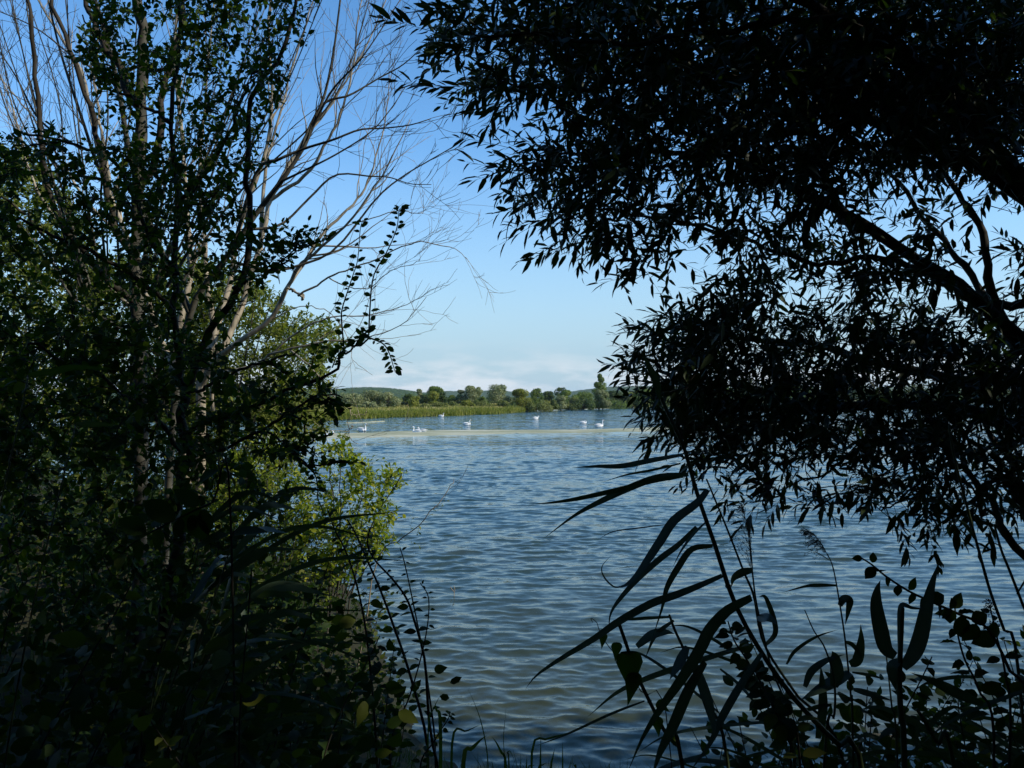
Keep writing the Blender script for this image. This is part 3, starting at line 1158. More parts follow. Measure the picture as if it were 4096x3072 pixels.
def leafy_twig(ls, tw, base, d, length, n, size, g, droop=.25, r=.0016, spread=50, flat=None, opposite=False, wid=1.0, tint=None, k=4):
    """A bent twig with alternate leaves and a leaf at its tip."""
    d = nrm(d)
    side = perp(d, g) if flat is None else nrm(np.cross(d, flat))
    t = np.linspace(0, 1, k)
    pts = base + d * (t * length)[:, None] + side * (g.normal(0, .06) * length * t * t)[:, None]
    pts[:, 2] -= droop * length * t ** 2 * .5
    tw.tube(pts, np.linspace(r, r * .45, k), 3, cap=False)
    tg = nrm(np.gradient(pts, axis=0))
    tt = np.linspace(.12, 1, n)
    P_ = np.stack([np.interp(tt, t, pts[:, i]) for i in range(3)], -1)
    T_ = nrm(np.stack([np.interp(tt, t, tg[:, i]) for i in range(3)], -1))
    ph = g.uniform(0, 6.28)
    a = ph + np.arange(n) * (2.4 if flat is None else math.pi) + g.normal(0, .5, n)
    b = np.cross(T_, side)
    out_ = np.cos(a)[:, None] * side + np.sin(a)[:, None] * b
    sp = R(spread) * g.uniform(.6, 1.25, n) * np.where(tt > .97, .25, 1)
    L_ = nrm(T_ * np.cos(sp)[:, None] + out_ * np.sin(sp)[:, None] + np.array((0, 0, -.25 * droop)))
    N_ = nrm(np.cross(np.cross(L_, np.array((0, 0, 1.))), L_) + g.normal(0, .45, (n, 3)))
    s = size * g.uniform(.55, 1.2, n) * np.where(tt > .9, .8, 1)
    ls.add(P_ + L_ * .004, L_, N_, s, wid * g.uniform(.85, 1.15, n), tint)
    return pts


def inside(poly, x, y):
    poly = np.asarray(poly, float)
    c = np.zeros(len(x), bool)
    j = len(poly) - 1
    for i in range(len(poly)):
        a, b = poly[i], poly[j]
        k = ((a[1] > y) != (b[1] > y)) & (x < (b[0] - a[0]) * (y - a[1]) / (b[1] - a[1] + 1e-9) + a[0])
        c ^= k
        j = i
    return c


class Crown:
    """Limbs plus twigs that grow from the nearest wood towards points spread through a volume."""

    def __init__(self, root, ls, twig_mat, g):
        self.root, self.ls, self.g = root, ls, g
        self.tw = MB()
        self.nodes = []
        self.mat = twig_mat
        self.step = 1

    def limb(self, pts, r0, r1, mat, name='branch', n=26, sides=8, wob=.012):
        p = smooth(pts, n)
        k = np.cumsum(self.g.normal(0, wob, (n, 3)), axis=0)
        k -= np.linspace(0, 1, n)[:, None] * k[-1]
        p = p + k
        mb = MB()
        mb.tube(p, np.linspace(r0, r1, n) * (1 + .08 * np.sin(np.arange(n) * 1.7)), sides)
        mb.build(name, M[mat], self.root, smooth_=True)
        self.nodes.append(p[n // 6:])
        return p

    def seed(self, p):
        self.nodes.append(np.atleast_2d(p))

    def grow(self, targets, lean, length, n, size, droop=.25, spread=50, limit=1.6, jit=.5, flat=None, wid=1.0):
        nodes = np.vstack(self.nodes)
        dist = np.array([np.min(np.linalg.norm(nodes - t, axis=1)) for t in targets])
        for i in np.argsort(dist):
            t = targets[i]
            dd = np.linalg.norm(nodes - t, axis=1)
            j = int(np.argmin(dd))
            a = nodes[j]
            d = nrm(nrm(t - a) * .8 + np.asarray(lean) + self.g.normal(0, jit, 3) * .5)
            ln = length * self.g.uniform(.6, 1.3)
            b = t - d * ln * .6
            gap = np.linalg.norm(b - a)
            if gap > limit:
                continue
            if gap > .05:
                mid = (a + b) / 2 + self.g.normal(0, .06, 3) * gap
                q = smooth([a, mid, b], 5)
                self.tw.tube(q[::self.step], np.linspace(.0035 + .003 * gap, .002, 5)[::self.step], 3, cap=False)
                nodes = np.vstack([nodes, q[2:]])
            pts = leafy_twig(self.ls, self.tw, b, d, ln, max(4, int(n * self.g.uniform(.7, 1.3))), size, self.g, droop, spread=spread, flat=flat, wid=wid, k=4 if self.step == 1 else 3)
            nodes = np.vstack([nodes, pts[1:3]])
        self.nodes = [nodes]

    def finish(self):
        o = self.tw.build('twigs', M[self.mat], self.root)
        o['kind'] = 'stuff'


def volume(poly, d0, d1, n, g, gaps=(), pw=1.0, edge=None):
    """Points spread through the part of space that the outline (on the 2212-wide view) covers between d0 and d1 metres."""
    poly = np.asarray(poly, float)
    o = []
    lo, hi = poly.min(0), poly.max(0)
    while len(o) < n:
        x = g.uniform(lo[0], hi[0], n * 2)
        y = g.uniform(lo[1], hi[1], n * 2)
        k = inside(poly, x, y)
        for cx, cy, rx, ry, pr in gaps:
            k &= ~((((x - cx) / rx) ** 2 + ((y - cy) / ry) ** 2 < 1) & (g.random(n * 2) < pr))
        for a, b in zip(x[k], y[k]):
            o.append(D(a, b, d0 + (d1 - d0) * g.random() ** pw))
    return np.array(o[:n])


# ------------------------------------------------------------------ the overhanging willow on the right
g = np.random.default_rng(21)
wb = np.array((5.6, 4.6, ground_z(5.6, 4.6) - .1))
willow = thing('willow_tree', 'large dark willow overhanging the water, narrow leaves black against the sky', 'tree', wb)
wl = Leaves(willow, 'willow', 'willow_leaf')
cw = Crown(willow, wl, 'twig', g)
hub = D(2560, 1050, 4.9)
cw.limb([wb, wb + (-.1, 0, 1.0), hub], .19, .15, 'bark_dark', 'trunk')
hub2 = hub + np.array((.25, -.3, 1.2))
cw.limb([hub, (hub + hub2) / 2 + (.1, 0, 0), hub2, hub2 + (.5, -.6, 2.2)], .15, .09, 'bark_dark', 'trunk')
LIMBS = [
    ([hub, D(2212, 760, 4.7), D(2040, 610, 4.6), D(1850, 500, 4.6), D(1700, 400, 4.7), D(1600, 335, 4.8), D(1480, 260, 4.9)], .050, .012),
    ([hub2, D(2300, 470, 4.3), D(2120, 370, 4.2), D(1960, 300, 4.2), D(1810, 215, 4.3), D(1650, 120, 4.4), D(1480, 60, 4.5)], .055, .013),
    ([hub2, D(2350, 300, 4.0), D(2212, 390, 4.0), D(2090, 260, 3.8), D(1950, 130, 3.6), D(1800, 40, 3.5), D(1650, -40, 3.4)], .07, .016),
    ([hub, D(2260, 940, 5.0), D(2100, 905, 5.0), D(1900, 885, 5.1), D(1700, 880, 5.2), D(1520, 862, 5.3), D(1420, 800, 5.4)], .055, .012),
    ([hub, D(2300, 860, 5.5), D(2100, 830, 5.6), D(1950, 800, 5.7), D(1800, 750, 5.8), D(1620, 740, 5.8), D(1460, 730, 5.8)], .055, .010),
    ([D(2040, 610, 4.6), D(1900, 560, 4.9), D(1760, 560, 5.0), D(1620, 520, 5.1), D(1540, 480, 5.2), D(1450, 485, 5.3)], .022, .006),
    ([D(1850, 500, 4.6), D(1800, 400, 4.8), D(1760, 300, 4.9), D(1800, 160, 5.0)], .030, .010),
    ([D(2212, 760, 4.7), D(2130, 560, 4.9), D(2100, 440, 5.0), D(2040, 360, 5.1), D(2010, 250, 5.2)], .030, .009),
    ([D(2300, 640, 5.2), D(2150, 660, 5.4), D(2080, 560, 5.6), D(1960, 420, 5.8), D(1820, 280, 6.0)], .035, .009),
    ([hub + (.2, 0, -1.1), D(2212, 1190, 4.6), D(2130, 1080, 4.8), D(2060, 960, 5.0), D(1990, 880, 5.2)], .030, .010),
    ([hub + (.1, .1, -.9), D(2230, 1130, 5.2), D(2180, 1000, 5.4), D(2120, 900, 5.6), D(2090, 780, 5.8)], .028, .009),
    ([D(1800, 40, 3.5), D(1600, 60, 3.5), D(1400, 80, 3.5), D(1200, 90, 3.5), D(1040, 80, 3.5)], .018, .005),
    ([D(1650, 120, 4.4), D(1450, 160, 4.2), D(1250, 190, 4.0), D(1080, 175, 3.9)], .016, .005),
    ([D(1600, 335, 4.8), D(1400, 320, 4.5), D(1250, 330, 4.3), D(1120, 330, 4.2)], .015, .005),
    ([D(1620, 520, 5.1), D(1450, 470, 4.8), D(1300, 455, 4.6), D(1180, 450, 4.5)], .013, .004),
    ([D(1700, 880, 5.2), D(1640, 960, 5.1), D(1560, 1000, 5.0), D(1500, 1040, 5.0)], .012, .004),
    ([D(1900, 885, 5.1), D(1850, 980, 5.0), D(1780, 1030, 4.9), D(1680, 1060, 4.9)], .012, .004),
    ([D(2100, 905, 5.0), D(2040, 1000, 4.8), D(1960, 1060, 4.7), D(1900, 1100, 4.6)], .012, .004),
    ([hub2 + (.4, -.5, 1.5), hub2 + (-.6, -1.2, 2.6), hub2 + (-2.2, -1.6, 3.2), hub2 + (-4.0, -1.4, 3.5)], .06, .02),
    ([hub2 + (.5, -.6, 1.8), hub2 + (.2, .4, 3.0), hub2 + (-1.2, .9, 3.9), hub2 + (-2.8, 1.2, 4.4)], .06, .02),
    ([hub2 + (.5, -.6, 1.9), hub2 + (1.2, -1.6, 3.0), hub2 + (1.6, -2.6, 3.8)], .06, .02),
]
for pts, r0, r1 in LIMBS:
    cw.limb(pts, r0, r1, 'bark_dark')
W_POLY = [(985, 0), (2300, -60), (2300, 1150), (2190, 1150), (2120, 1110), (2050, 1140), (1950, 1110), (1880, 1050), (1800, 1070), (1700, 1080), (1620, 1090), (1550, 1040), (1480, 980), (1430, 920),
          (1410, 850), (1400, 790), (1390, 735), (1430, 690), (1500, 650), (1550, 600), (1500, 560), (1380, 545), (1280, 545), (1200, 505), (1130, 470), (1095, 420), (1075, 360), (1110, 300), (1040, 235),
          (980, 190), (930, 140), (930, 70)]
GAPS = [(1490, 590, 95, 45, .92), (1410, 610, 90, 40, .9), (1600, 470, 70, 40, .5), (1990, 330, 110, 80, .35), (2130, 520, 110, 110, .55), (1950, 650, 80, 50, .35), (1100, 260, 60, 35, .6),
        (1720, 1000, 120, 45, .55), (2010, 1010, 80, 50, .4), (1560, 330, 50, 40, .4), (1680, 700, 60, 30, .3), (1050, 235, 60, 30, .7)]
cw.grow(volume(W_POLY, 3.5, 6.2, 1380, g, GAPS + [(2010, 450, 200, 130, .5), (2120, 640, 120, 90, .65), (2130, 500, 110, 100, .5), (2150, 960, 80, 70, .4)]), (-.35, -.05, -.12), .42, 17, .096)
cw.grow(volume([(1150, -40), (2300, -40), (2300, 330), (2000, 320), (1800, 420), (1600, 360), (1350, 380), (1200, 240)], 3.2, 5.6, 680, g), (-.3, 0, -.1), .42, 18, .096)
cw.grow(volume([(1450, 700), (2250, 640), (2250, 1000), (1950, 960), (1600, 1000), (1480, 930)], 4.2, 6.4, 400, g, [(2120, 690, 110, 60, .7), (2150, 900, 70, 60, .5)]), (-.3, 0, -.1), .42, 17, .085)
cw.grow(volume([(1350, 705), (1400, 670), (1500, 635), (1590, 620), (1580, 980), (1490, 970), (1410, 890), (1360, 830)], 4.3, 5.2, 110, g), (-.45, 0, -.05), .36, 14, .085)
cw.grow(volume([(2290, -100), (3000, -100), (3000, 1100), (2290, 1150)], 3.8, 6.0, 420, g), (-.2, 0, -.1), .42, 15, .10)
EDGE = [((800, 28), (960, 75), 3.5, 15), ((870, 20), (1020, 60), 3.6, 14), ((905, 5), (1040, 25), 3.5, 14), ((830, 165), (1010, 205), 3.7, 15), ((900, 180), (1060, 190), 3.7, 14), ((930, 100), (1080, 120), 3.6, 14),
        ((1000, 240), (1120, 215), 3.8, 13), ((968, 282), (1110, 322), 3.8, 11), ((988, 358), (1150, 372), 4.0, 15), ((1005, 395), (1150, 350), 4.1, 13), ((1055, 465), (1200, 430), 4.2, 13), ((1070, 485), (1180, 420), 4.3, 11),
        ((1100, 570), (1250, 500), 4.3, 13), ((1140, 560), (1290, 510), 4.4, 14), ((1250, 570), (1330, 500), 4.4, 12), ((1280, 605), (1450, 585), 4.4, 14), ((1330, 580), (1450, 545), 4.6, 14), ((1305, 705), (1440, 720), 4.6, 11),
        ((1330, 680), (1450, 740), 4.6, 12), ((1292, 778), (1440, 790), 4.7, 15), ((1325, 745), (1430, 770), 4.7, 12), ((1345, 825), (1450, 830), 4.6, 12), ((1335, 855), (1440, 850), 4.6, 12), ((1385, 900), (1470, 880), 4.6, 12),
        ((1400, 950), (1500, 920), 4.6, 12), ((1395, 665), (1480, 700), 4.7, 11), ((1480, 625), (1570, 650), 4.8, 11), ((1440, 1010), (1540, 980), 4.5, 11), ((1370, 545), (1500, 540), 4.7, 12), ((1540, 1110), (1600, 1030), 4.6, 13),
        ((1640, 1130), (1700, 1060), 4.6, 13), ((1700, 1095), (1820, 1060), 4.5, 13), ((1970, 1210), (1930, 1090), 4.3, 15), ((1950, 1170), (1900, 1070), 4.4, 12), ((2030, 1230), (2000, 1130), 4.3, 10), ((2080, 1180), (2050, 1100), 4.3, 12),
        ((1860, 1120), (1900, 1040), 4.4, 11), ((2150, 1200), (2130, 1110), 4.2, 12), ((1110, 300), (1240, 330), 4.0, 13), ((1560, 610), (1640, 640), 5.0, 12)]
for (tx, ty), (bx, by), d, n in EDGE:
    a, b = D(bx, by, d + g.normal(0, .1)), D(tx, ty, d + g.normal(0, .12))
    nodes = np.vstack(cw.nodes)
    j = nodes[int(np.argmin(np.linalg.norm(nodes - a, axis=1)))]
    q = smooth([j, (j + a) / 2 + g.normal(0, .04, 3), a], 6)
    cw.tw.tube(q, np.linspace(.005, .0025, 6), 3, cap=False)
    v = b - a
    leafy_twig(wl, cw.tw, a, v, np.linalg.norm(v) * .88, int(n * 1.05), .100, g, .05, spread=40)
cw.finish()

# ------------------------------------------------------------------ the shaded shrub tree on the left
g = np.random.default_rng(22)
ab = np.array((-2.45, 5.1, ground_z(-2.45, 5.1) - .1))
alder = thing('shrub_tree', 'dark leafy shrub tree with a forked trunk in front of the bare pale tree', 'tree', ab)
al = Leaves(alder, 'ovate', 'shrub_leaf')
ca = Crown(alder, al, 'twig', g)
f0 = P(745, 1560, 5.0)
ca.limb([P(728, 2150, 5.0), P(728, 1913, 5.0), f0], .036, .030, 'bark_dark', 'trunk')
ca.limb([ab, P(640, 2500, 5.0), P(728, 2150, 5.0)], .05, .036, 'bark_dark', 'trunk')
ca.limb([f0, P(703, 1470, 5.0), P(690, 1250, 5.0), P(696, 1090, 5.0), P(720, 800, 5.1), P(690, 500, 5.1), P(720, 200, 5.2), P(700, -80, 5.2)], .028, .010, 'bark_dark')
ca.limb([f0, P(830, 1330, 5.0), P(937, 1153, 5.0), P(1000, 905, 5.0), P(985, 700, 5.0), P(1000, 450, 5.0), P(1130, 200, 5.0), P(1180, 20, 5.0), P(1240, -90, 5.0)], .026, .009, 'bark_dark')
ca.limb([P(937, 1153, 5.0), P(1050, 1100, 4.8), P(1150, 1020, 4.7), P(1260, 960, 4.7)], .010, .003, 'bark_dark')
ca.limb([P(720, 800, 5.1), P(850, 620, 5.0), P(930, 420, 4.9), P(1050, 260, 4.9)], .014, .005, 'bark_dark')
ca.limb([P(690, 1250, 5.0), P(520, 1120, 4.8), P(330, 1010, 4.6), P(120, 930, 4.5), P(-60, 900, 4.4)], .016, .006, 'bark_dark')
ca.limb([P(696, 1090, 5.0), P(560, 900, 5.0), P(430, 640, 5.0), P(250, 560, 5.0), P(60, 520, 5.0)], .016, .006, 'bark_dark')
ca.limb([P(690, 500, 5.1), P(560, 400, 5.2), P(420, 260, 5.2), P(330, 60, 5.2)], .013, .005, 'bark_dark')
ca.limb([P(728, 1800, 5.0), P(560, 1600, 4.6), P(350, 1450, 4.3), P(100, 1380, 4.0)], .016, .006, 'bark_dark')
ca.limb([f0, P(900, 1500, 4.8), P(1060, 1440, 4.7), P(1200, 1400, 4.6)], .012, .004, 'bark_dark')
# the two dark boughs that reach out over the water
bough = ca.limb([P(728, 1800, 5.0), P(800, 1690, 4.9), P(950, 1647, 4.8), P(1203, 1546, 4.7), P(1329, 1470, 4.7), P(1378, 1413, 4.7), P(1417, 1389, 4.7), P(1475, 1350, 4.7)], .014, .005, 'bark_dark')
ca.limb([P(728, 1850, 5.0), P(880, 1800, 4.8), P(1050, 1730, 4.6), P(1170, 1655, 4.6), P(1290, 1590, 4.6), P(1370, 1590, 4.6)], .012, .004, 'bark_dark')
ca.limb([P(1050, 1730, 4.6), P(1130, 1780, 4.5), P(1210, 1850, 4.4), P(1290, 1860, 4.4), P(1400, 1850, 4.4)], .008, .003, 'bark_dark')
ca.limb([P(1170, 1655, 4.6), P(1210, 1700, 4.6), P(1235, 1800, 4.6), P(1262, 1930, 4.6), P(1290, 2050, 4.6)], .006, .003, 'bark_dark')
SHOOTS = [
    ([P(1378, 1413, 4.7), P(1366, 1278, 4.7), P(1370, 1230, 4.7), P(1393, 1158, 4.7), P(1412, 1100, 4.7), P(1431, 1037, 4.7), P(1441, 917, 4.7), P(1452, 880, 4.7)], 34),
    ([P(1475, 1341, 4.7), P(1480, 1230, 4.7), P(1494, 1105, 4.7), P(1547, 1008, 4.7), P(1586, 917, 4.7), P(1595, 849, 4.7), P(1602, 832, 4.7)], 38),
    ([P(1475, 1350, 4.7), P(1532, 1375, 4.7), P(1557, 1413, 4.7), P(1572, 1460, 4.7), P(1581, 1490, 4.7)], 22),
    ([P(1417, 1389, 4.7), P(1440, 1350, 4.6), P(1470, 1325, 4.6)], 16),
    ([P(1203, 1546, 4.7), P(1240, 1480, 4.7), P(1260, 1420, 4.7), P(1290, 1370, 4.7)], 16),
    ([P(1329, 1470, 4.7), P(1350, 1420, 4.65), P(1385, 1380, 4.6)], 18),
    ([P(1170, 1655, 4.6), P(1250, 1620, 4.6), P(1330, 1600, 4.6), P(1390, 1640, 4.6)], 22),
    ([P(1290, 1590, 4.6), P(1330, 1620, 4.6), P(1345, 1660, 4.6)], 14),
    ([P(1130, 1780, 4.5), P(1200, 1800, 4.5), P(1260, 1760, 4.5), P(1310, 1740, 4.5)], 18),
    ([P(1210, 1850, 4.4), P(1260, 1900, 4.4), P(1270, 1960, 4.4)], 14),
    ([P(1290, 1860, 4.4), P(1350, 1850, 4.4), P(1440, 1850, 4.4)], 14),
    ([P(1050, 1100, 4.8), P(1130, 1040, 4.7), P(1200, 985, 4.7), P(1290, 965, 4.7), P(1320, 940, 4.7)], 30),
    ([P(1050, 1440, 4.7), P(1120, 1480, 4.7), P(1200, 1540, 4.7)], 20),
]
for pts, n in SHOOTS:
    q = smooth(pts, 24)
    ca.tw.tube(q, np.linspace(.005, .0018, 24), 4)
    ca.seed(q)
    tg = nrm(np.gradient(q, axis=0))
    for k in range(n):
        t = (k + .5) / n * 23
        i = min(22, int(t))
        p = q[i] + (q[i + 1] - q[i]) * (t - i)
        sd_ = 1 if k % 2 else -1
        o = np.array((sd_ * 1.0, g.normal(0, .5), g.normal(.1, .3)))
        d = nrm(o + tg[i] * .5)
        al.add(p + d * .006, d, nrm(np.array((g.normal(0, .4), -1, g.normal(.3, .5)))), .047 * g.uniform(.55, 1.25), g.uniform(.85, 1.2))
A_TOP = [(215, -30), (690, -30), (640, 110), (610, 200), (570, 260), (560, 330), (500, 420), (420, 500), (300, 520), (250, 420), (270, 250), (170, 130)]
ca.grow(volume(A_TOP, 4.2, 5.8, 430, g, [(330, 60, 70, 60, .5), (350, 260, 60, 70, .5), (560, 60, 40, 40, .3)]), (.1, -.1, .15), .26, 11, .05, .15, 55, 1.2)
A_LOW = [(-60, 290), (80, 280), (200, 300), (300, 340), (480, 330), (545, 430), (560, 560), (620, 560), (520, 640), (470, 760), (330, 900), (200, 1000), (-60, 1100)]
ca.grow(volume(A_LOW, 3.6, 5.6, 640, g, [(430, 640, 60, 90, .75), (140, 600, 90, 60, .4), (520, 400, 60, 60, .3), (60, 420, 60, 60, .4)]), (-.1, -.1, .1), .26, 11, .05, .15, 55, 1.6)
ca.grow(volume([(550, 505), (690, 490), (650, 560), (560, 600)], 4.6, 4.9, 24, g), (.3, -.1, .1), .2, 9, .055, .1, 50, 1.0)
ca.grow(volume([(560, 820), (700, 800), (730, 880), (640, 900), (720, 960), (640, 1000), (560, 960), (420, 1000), (400, 880)], 4.3, 4.9, 100, g), (.1, -.1, .1), .22, 9, .052, .1, 50, 1.2)
ca.grow(volume([(-60, 700), (430, 700), (640, 960), (620, 1100), (420, 1300), (-60, 1400)], 3.4, 5.4, 420, g), (0, -.1, .1), .28, 11, .06, .15, 55, 1.6)
ca.finish()

# the grey straight stem behind it
g = np.random.default_rng(23)
b2 = np.array(P(560, 2300, 6.4))
b2[2] = ground_z(b2[0], b2[1]) - .1
grey = thing('slim_tree', 'grey straight trunk rising left of the forked shrub trunk', 'tree', b2)
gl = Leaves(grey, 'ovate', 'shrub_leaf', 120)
cg = Crown(grey, gl, 'twig', g)
cg.limb([b2, P(556, 1600, 6.4), P(551, 1050, 6.4), P(557, 633, 6.4), P(570, 250, 6.4), P(545, -60, 6.4)], .060, .040, 'bark_grey', 'trunk')
for pts, r0 in [([P(556, 800, 6.4), P(640, 600, 6.3), P(690, 330, 6.3), P(740, 60, 6.2), P(760, -80, 6.2)], .035), ([P(551, 1050, 6.4), P(460, 880, 6.4), P(400, 600, 6.4), P(345, 330, 6.4), P(240, 20, 6.4), P(200, -80, 6.4)], .030),
                ([P(557, 420, 6.4), P(470, 250, 6.5), P(390, 80, 6.5), P(340, -60, 6.5)], .040), ([P(551, 1200, 6.4), P(380, 1050, 6.2), P(200, 800, 6.1), P(140, 450, 6.1), P(120, 100, 6.1), P(90, -60, 6.1)], .028),
                ([P(380, 1050, 6.2), P(250, 980, 6.2), P(120, 860, 6.1), P(-40, 760, 6.0)], .016)]:
    cg.limb(pts, r0, r0 * .4, 'bark_dark')
cg.grow(volume([(240, 0), (520, -20), (500, 300), (330, 480), (180, 420)], 5.9, 6.9, 60, g), (0, 0, .1), .3, 10, .05, .1, 55, 1.4)
cg.grow(volume([(-40, 330), (420, 420), (420, 900), (-40, 1000)], 5.8, 7.0, 170, g), (0, 0, .1), .3, 11, .052, .1, 55, 2.2)
cg.finish()


# ------------------------------------------------------------------ the bare pale tree
def bare_branches(mb, path, r, n, g, depth, scale, up=.25, keep=None):
    L_ = np.linalg.norm(np.diff(path, axis=0), axis=1).sum()
    for k in range(n):
        t = g.uniform(.12, .98)
        i = t * (len(path) - 1)
        a = int(min(i, len(path) - 2))
        p = path[a] + (path[a + 1] - path[a]) * (i - a)
        tg = nrm(path[a + 1] - path[a])
        d = nrm(tg * g.uniform(.5, 1.1) + perp(tg, g) * g.uniform(.4, .9) + np.array((.12, -.05, up)))
        ln = scale * g.uniform(.35, 1.1) * (1.15 - .6 * t)
        m = 9
        pts = [p]
        for s in range(m - 1):
            d = nrm(d + g.normal(0, .11, 3) + np.array((.01, 0, .035)))
            pts.append(pts[-1] + d * ln / (m - 1))
        pts = np.array(pts)
        rr = max(.0026, r * (1 - .6 * t) * g.uniform(.28, .5))
        mb.tube(pts, np.linspace(rr, .0018, m), 4 if rr > .006 else 3, cap=False)
        if depth > 0:
            bare_branches(mb, pts, rr, int(2 + 1.6 * ln), g, depth - 1, ln * .55, up * .6)


g = np.random.default_rng(24)
db = np.array(P(800, 1900, 11.5))
db[2] = ground_z(db[0], db[1]) - .1
dead = thing('bare_tree', 'bare pale barked tree with many leafless stems fanning up to the right', 'tree', db)
k0, k1, k2 = P(800, 1560, 11.5), P(700, 1560, 11.4), P(850, 1640, 11.2)
STEMS = [
    # pale stems in the sun
    ([db, k0, P(823, 1463, 11.5), P(860, 1330, 11.6), P(905, 1180, 11.8), P(930, 1000, 12), P(960, 850, 12), P(1050, 650, 12), P(1085, 420, 12), P(1075, 150, 12), P(1090, -80, 12)], .13, .022, 16),
    ([k0, P(860, 1440, 11.3), P(937, 1381, 11.2), P(1076, 1280, 11.1), P(1152, 1140, 11.0), P(1210, 1070, 10.9), P(1272, 1013, 10.8), P(1393, 893, 10.6), P(1480, 782, 10.5), P(1560, 660, 10.4), P(1640, 480, 10.3)], .085, .010, 9),
    ([P(1160, 1125, 11.0), P(1250, 960, 11.4), P(1350, 860, 11.5), P(1440, 760, 11.6), P(1490, 620, 11.7), P(1540, 450, 11.8), P(1560, 300, 11.9)], .05, .008, 10),
    ([k0, P(960, 1250, 12), P(1040, 1000, 12.2), P(1090, 800, 12.3), P(1180, 620, 12.4), P(1290, 470, 12.5), P(1380, 330, 12.5), P(1480, 150, 12.6), P(1560, -40, 12.6)], .09, .012, 16),
    ([P(1040, 1000, 12.2), P(1060, 760, 12.4), P(1100, 560, 12.5), P(1160, 330, 12.6), P(1230, 100, 12.6), P(1270, -60, 12.7)], .06, .012, 12),
    ([P(1090, 800, 12.3), P(1230, 700, 12.0), P(1330, 520, 11.8), P(1400, 330, 11.7), P(1420, 120, 11.6), P(1460, -50, 11.6)], .05, .01, 12),
    ([k1, P(690, 1400, 11.4), P(720, 1250, 11.4), P(760, 1050, 11.5), P(740, 800, 11.5), P(720, 500, 11.6), P(700, 200, 11.6), P(720, -60, 11.6)], .11, .03, 12),
    ([db, k1, P(640, 1350, 11.8), P(540, 1050, 12), P(440, 760, 12), P(380, 520, 12), P(330, 300, 12), P(240, 150, 12), P(130, -40, 12)], .10, .022, 16),
    ([P(540, 1050, 12), P(420, 900, 12.2), P(300, 760, 12.3), P(180, 560, 12.4), P(60, 380, 12.4), P(-60, 260, 12.4)], .05, .012, 14),
    ([P(440, 760, 12), P(400, 480, 12.2), P(390, 250, 12.3), P(420, -60, 12.3)], .05, .012, 10),
    ([P(640, 1350, 11.8), P(460, 1180, 11.6), P(260, 950, 11.5), P(120, 700, 11.4), P(40, 420, 11.4), P(-40, 200, 11.3)], .055, .012, 14),
    ([P(860, 1330, 11.6), P(820, 1000, 11.8), P(800, 650, 12), P(830, 300, 12), P(860, -60, 12)], .07, .018, 10),
    # low, sweeping to the right
    ([k2, P(870, 1500, 11.0), P(1000, 1470, 10.8), P(1080, 1420, 10.7), P(1160, 1405, 10.5), P(1300, 1370, 10.4), P(1400, 1360, 10.3), P(1518, 1322, 10.2), P(1624, 1283, 10.1), P(1706, 1187, 10)], .045, .005, 7),
    ([P(1080, 1420, 10.7), P(1200, 1330, 10.6), P(1330, 1270, 10.5), P(1489, 1254, 10.4), P(1667, 1206, 10.3), P(1798, 1139, 10.2)], .028, .004, 7),
    ([P(1200, 1182, 10.8), P(1320, 1110, 10.7), P(1441, 1057, 10.6), P(1610, 994, 10.5), P(1696, 977, 10.4), P(1822, 1001, 10.3), P(1875, 1047, 10.2)], .026, .005, 7),
    ([P(1150, 1145, 11.0), P(1170, 1180, 10.9), P(1200, 1182, 10.8)], .03, .026, 0),
    ([P(1320, 1110, 10.7), P(1480, 1170, 10.6), P(1580, 1105, 10.5), P(1680, 1045, 10.4), P(1705, 985, 10.4)], .014, .004, 6),
    ([P(1210, 1070, 10.9), P(1330, 950, 10.8), P(1560, 840, 10.6), P(1670, 845, 10.5), P(1690, 830, 10.5)], .018, .005, 8),
    ([P(1076, 1280, 11.1), P(1200, 1230, 11.0), P(1300, 1240, 10.9), P(1380, 1340, 10.8), P(1420, 1440, 10.7), P(1490, 1500, 10.6)], .014, .004, 4),
    # the bowed bare twig that hangs towards the weed bar
    ([P(1160, 1405, 10.5), P(1270, 1500, 9.9), P(1340, 1590, 9.7), P(1405, 1652, 9.6), P(1412, 1690, 9.6), P(1418, 1740, 9.6), P(1432, 1775, 9.6)], .016, .005, 2),
    ([P(1405, 1652, 9.6), P(1440, 1650, 9.6), P(1468, 1640, 9.6)], .008, .005, 0),
    ([P(1415, 1700, 9.6), P(1400, 1730, 9.6), P(1385, 1748, 9.6)], .007, .004, 0),
]
tw = MB()
for pts, r0, r1, n in STEMS:
    q = smooth(pts, 30)
    k = np.cumsum(g.normal(0, .012, q.shape), axis=0)
    k -= np.linspace(0, 1, 30)[:, None] * k[-1]
    q = q + k
    mb = MB()
    mb.tube(q, np.linspace(r0 ** .5, r1 ** .5, 30) ** 2 * .62 * (1 + g.normal(0, .06, 30)), 8 if r0 > .04 else 5)
    mb.build('stem', M['bark_dead'], dead, smooth_=True)
    bare_branches(tw, q[8:], r0 * .45, int(n * 1.25), g, 1, 1.5)
tw.build('twigs', M['bark_dead'], dead)['kind'] = 'stuff'

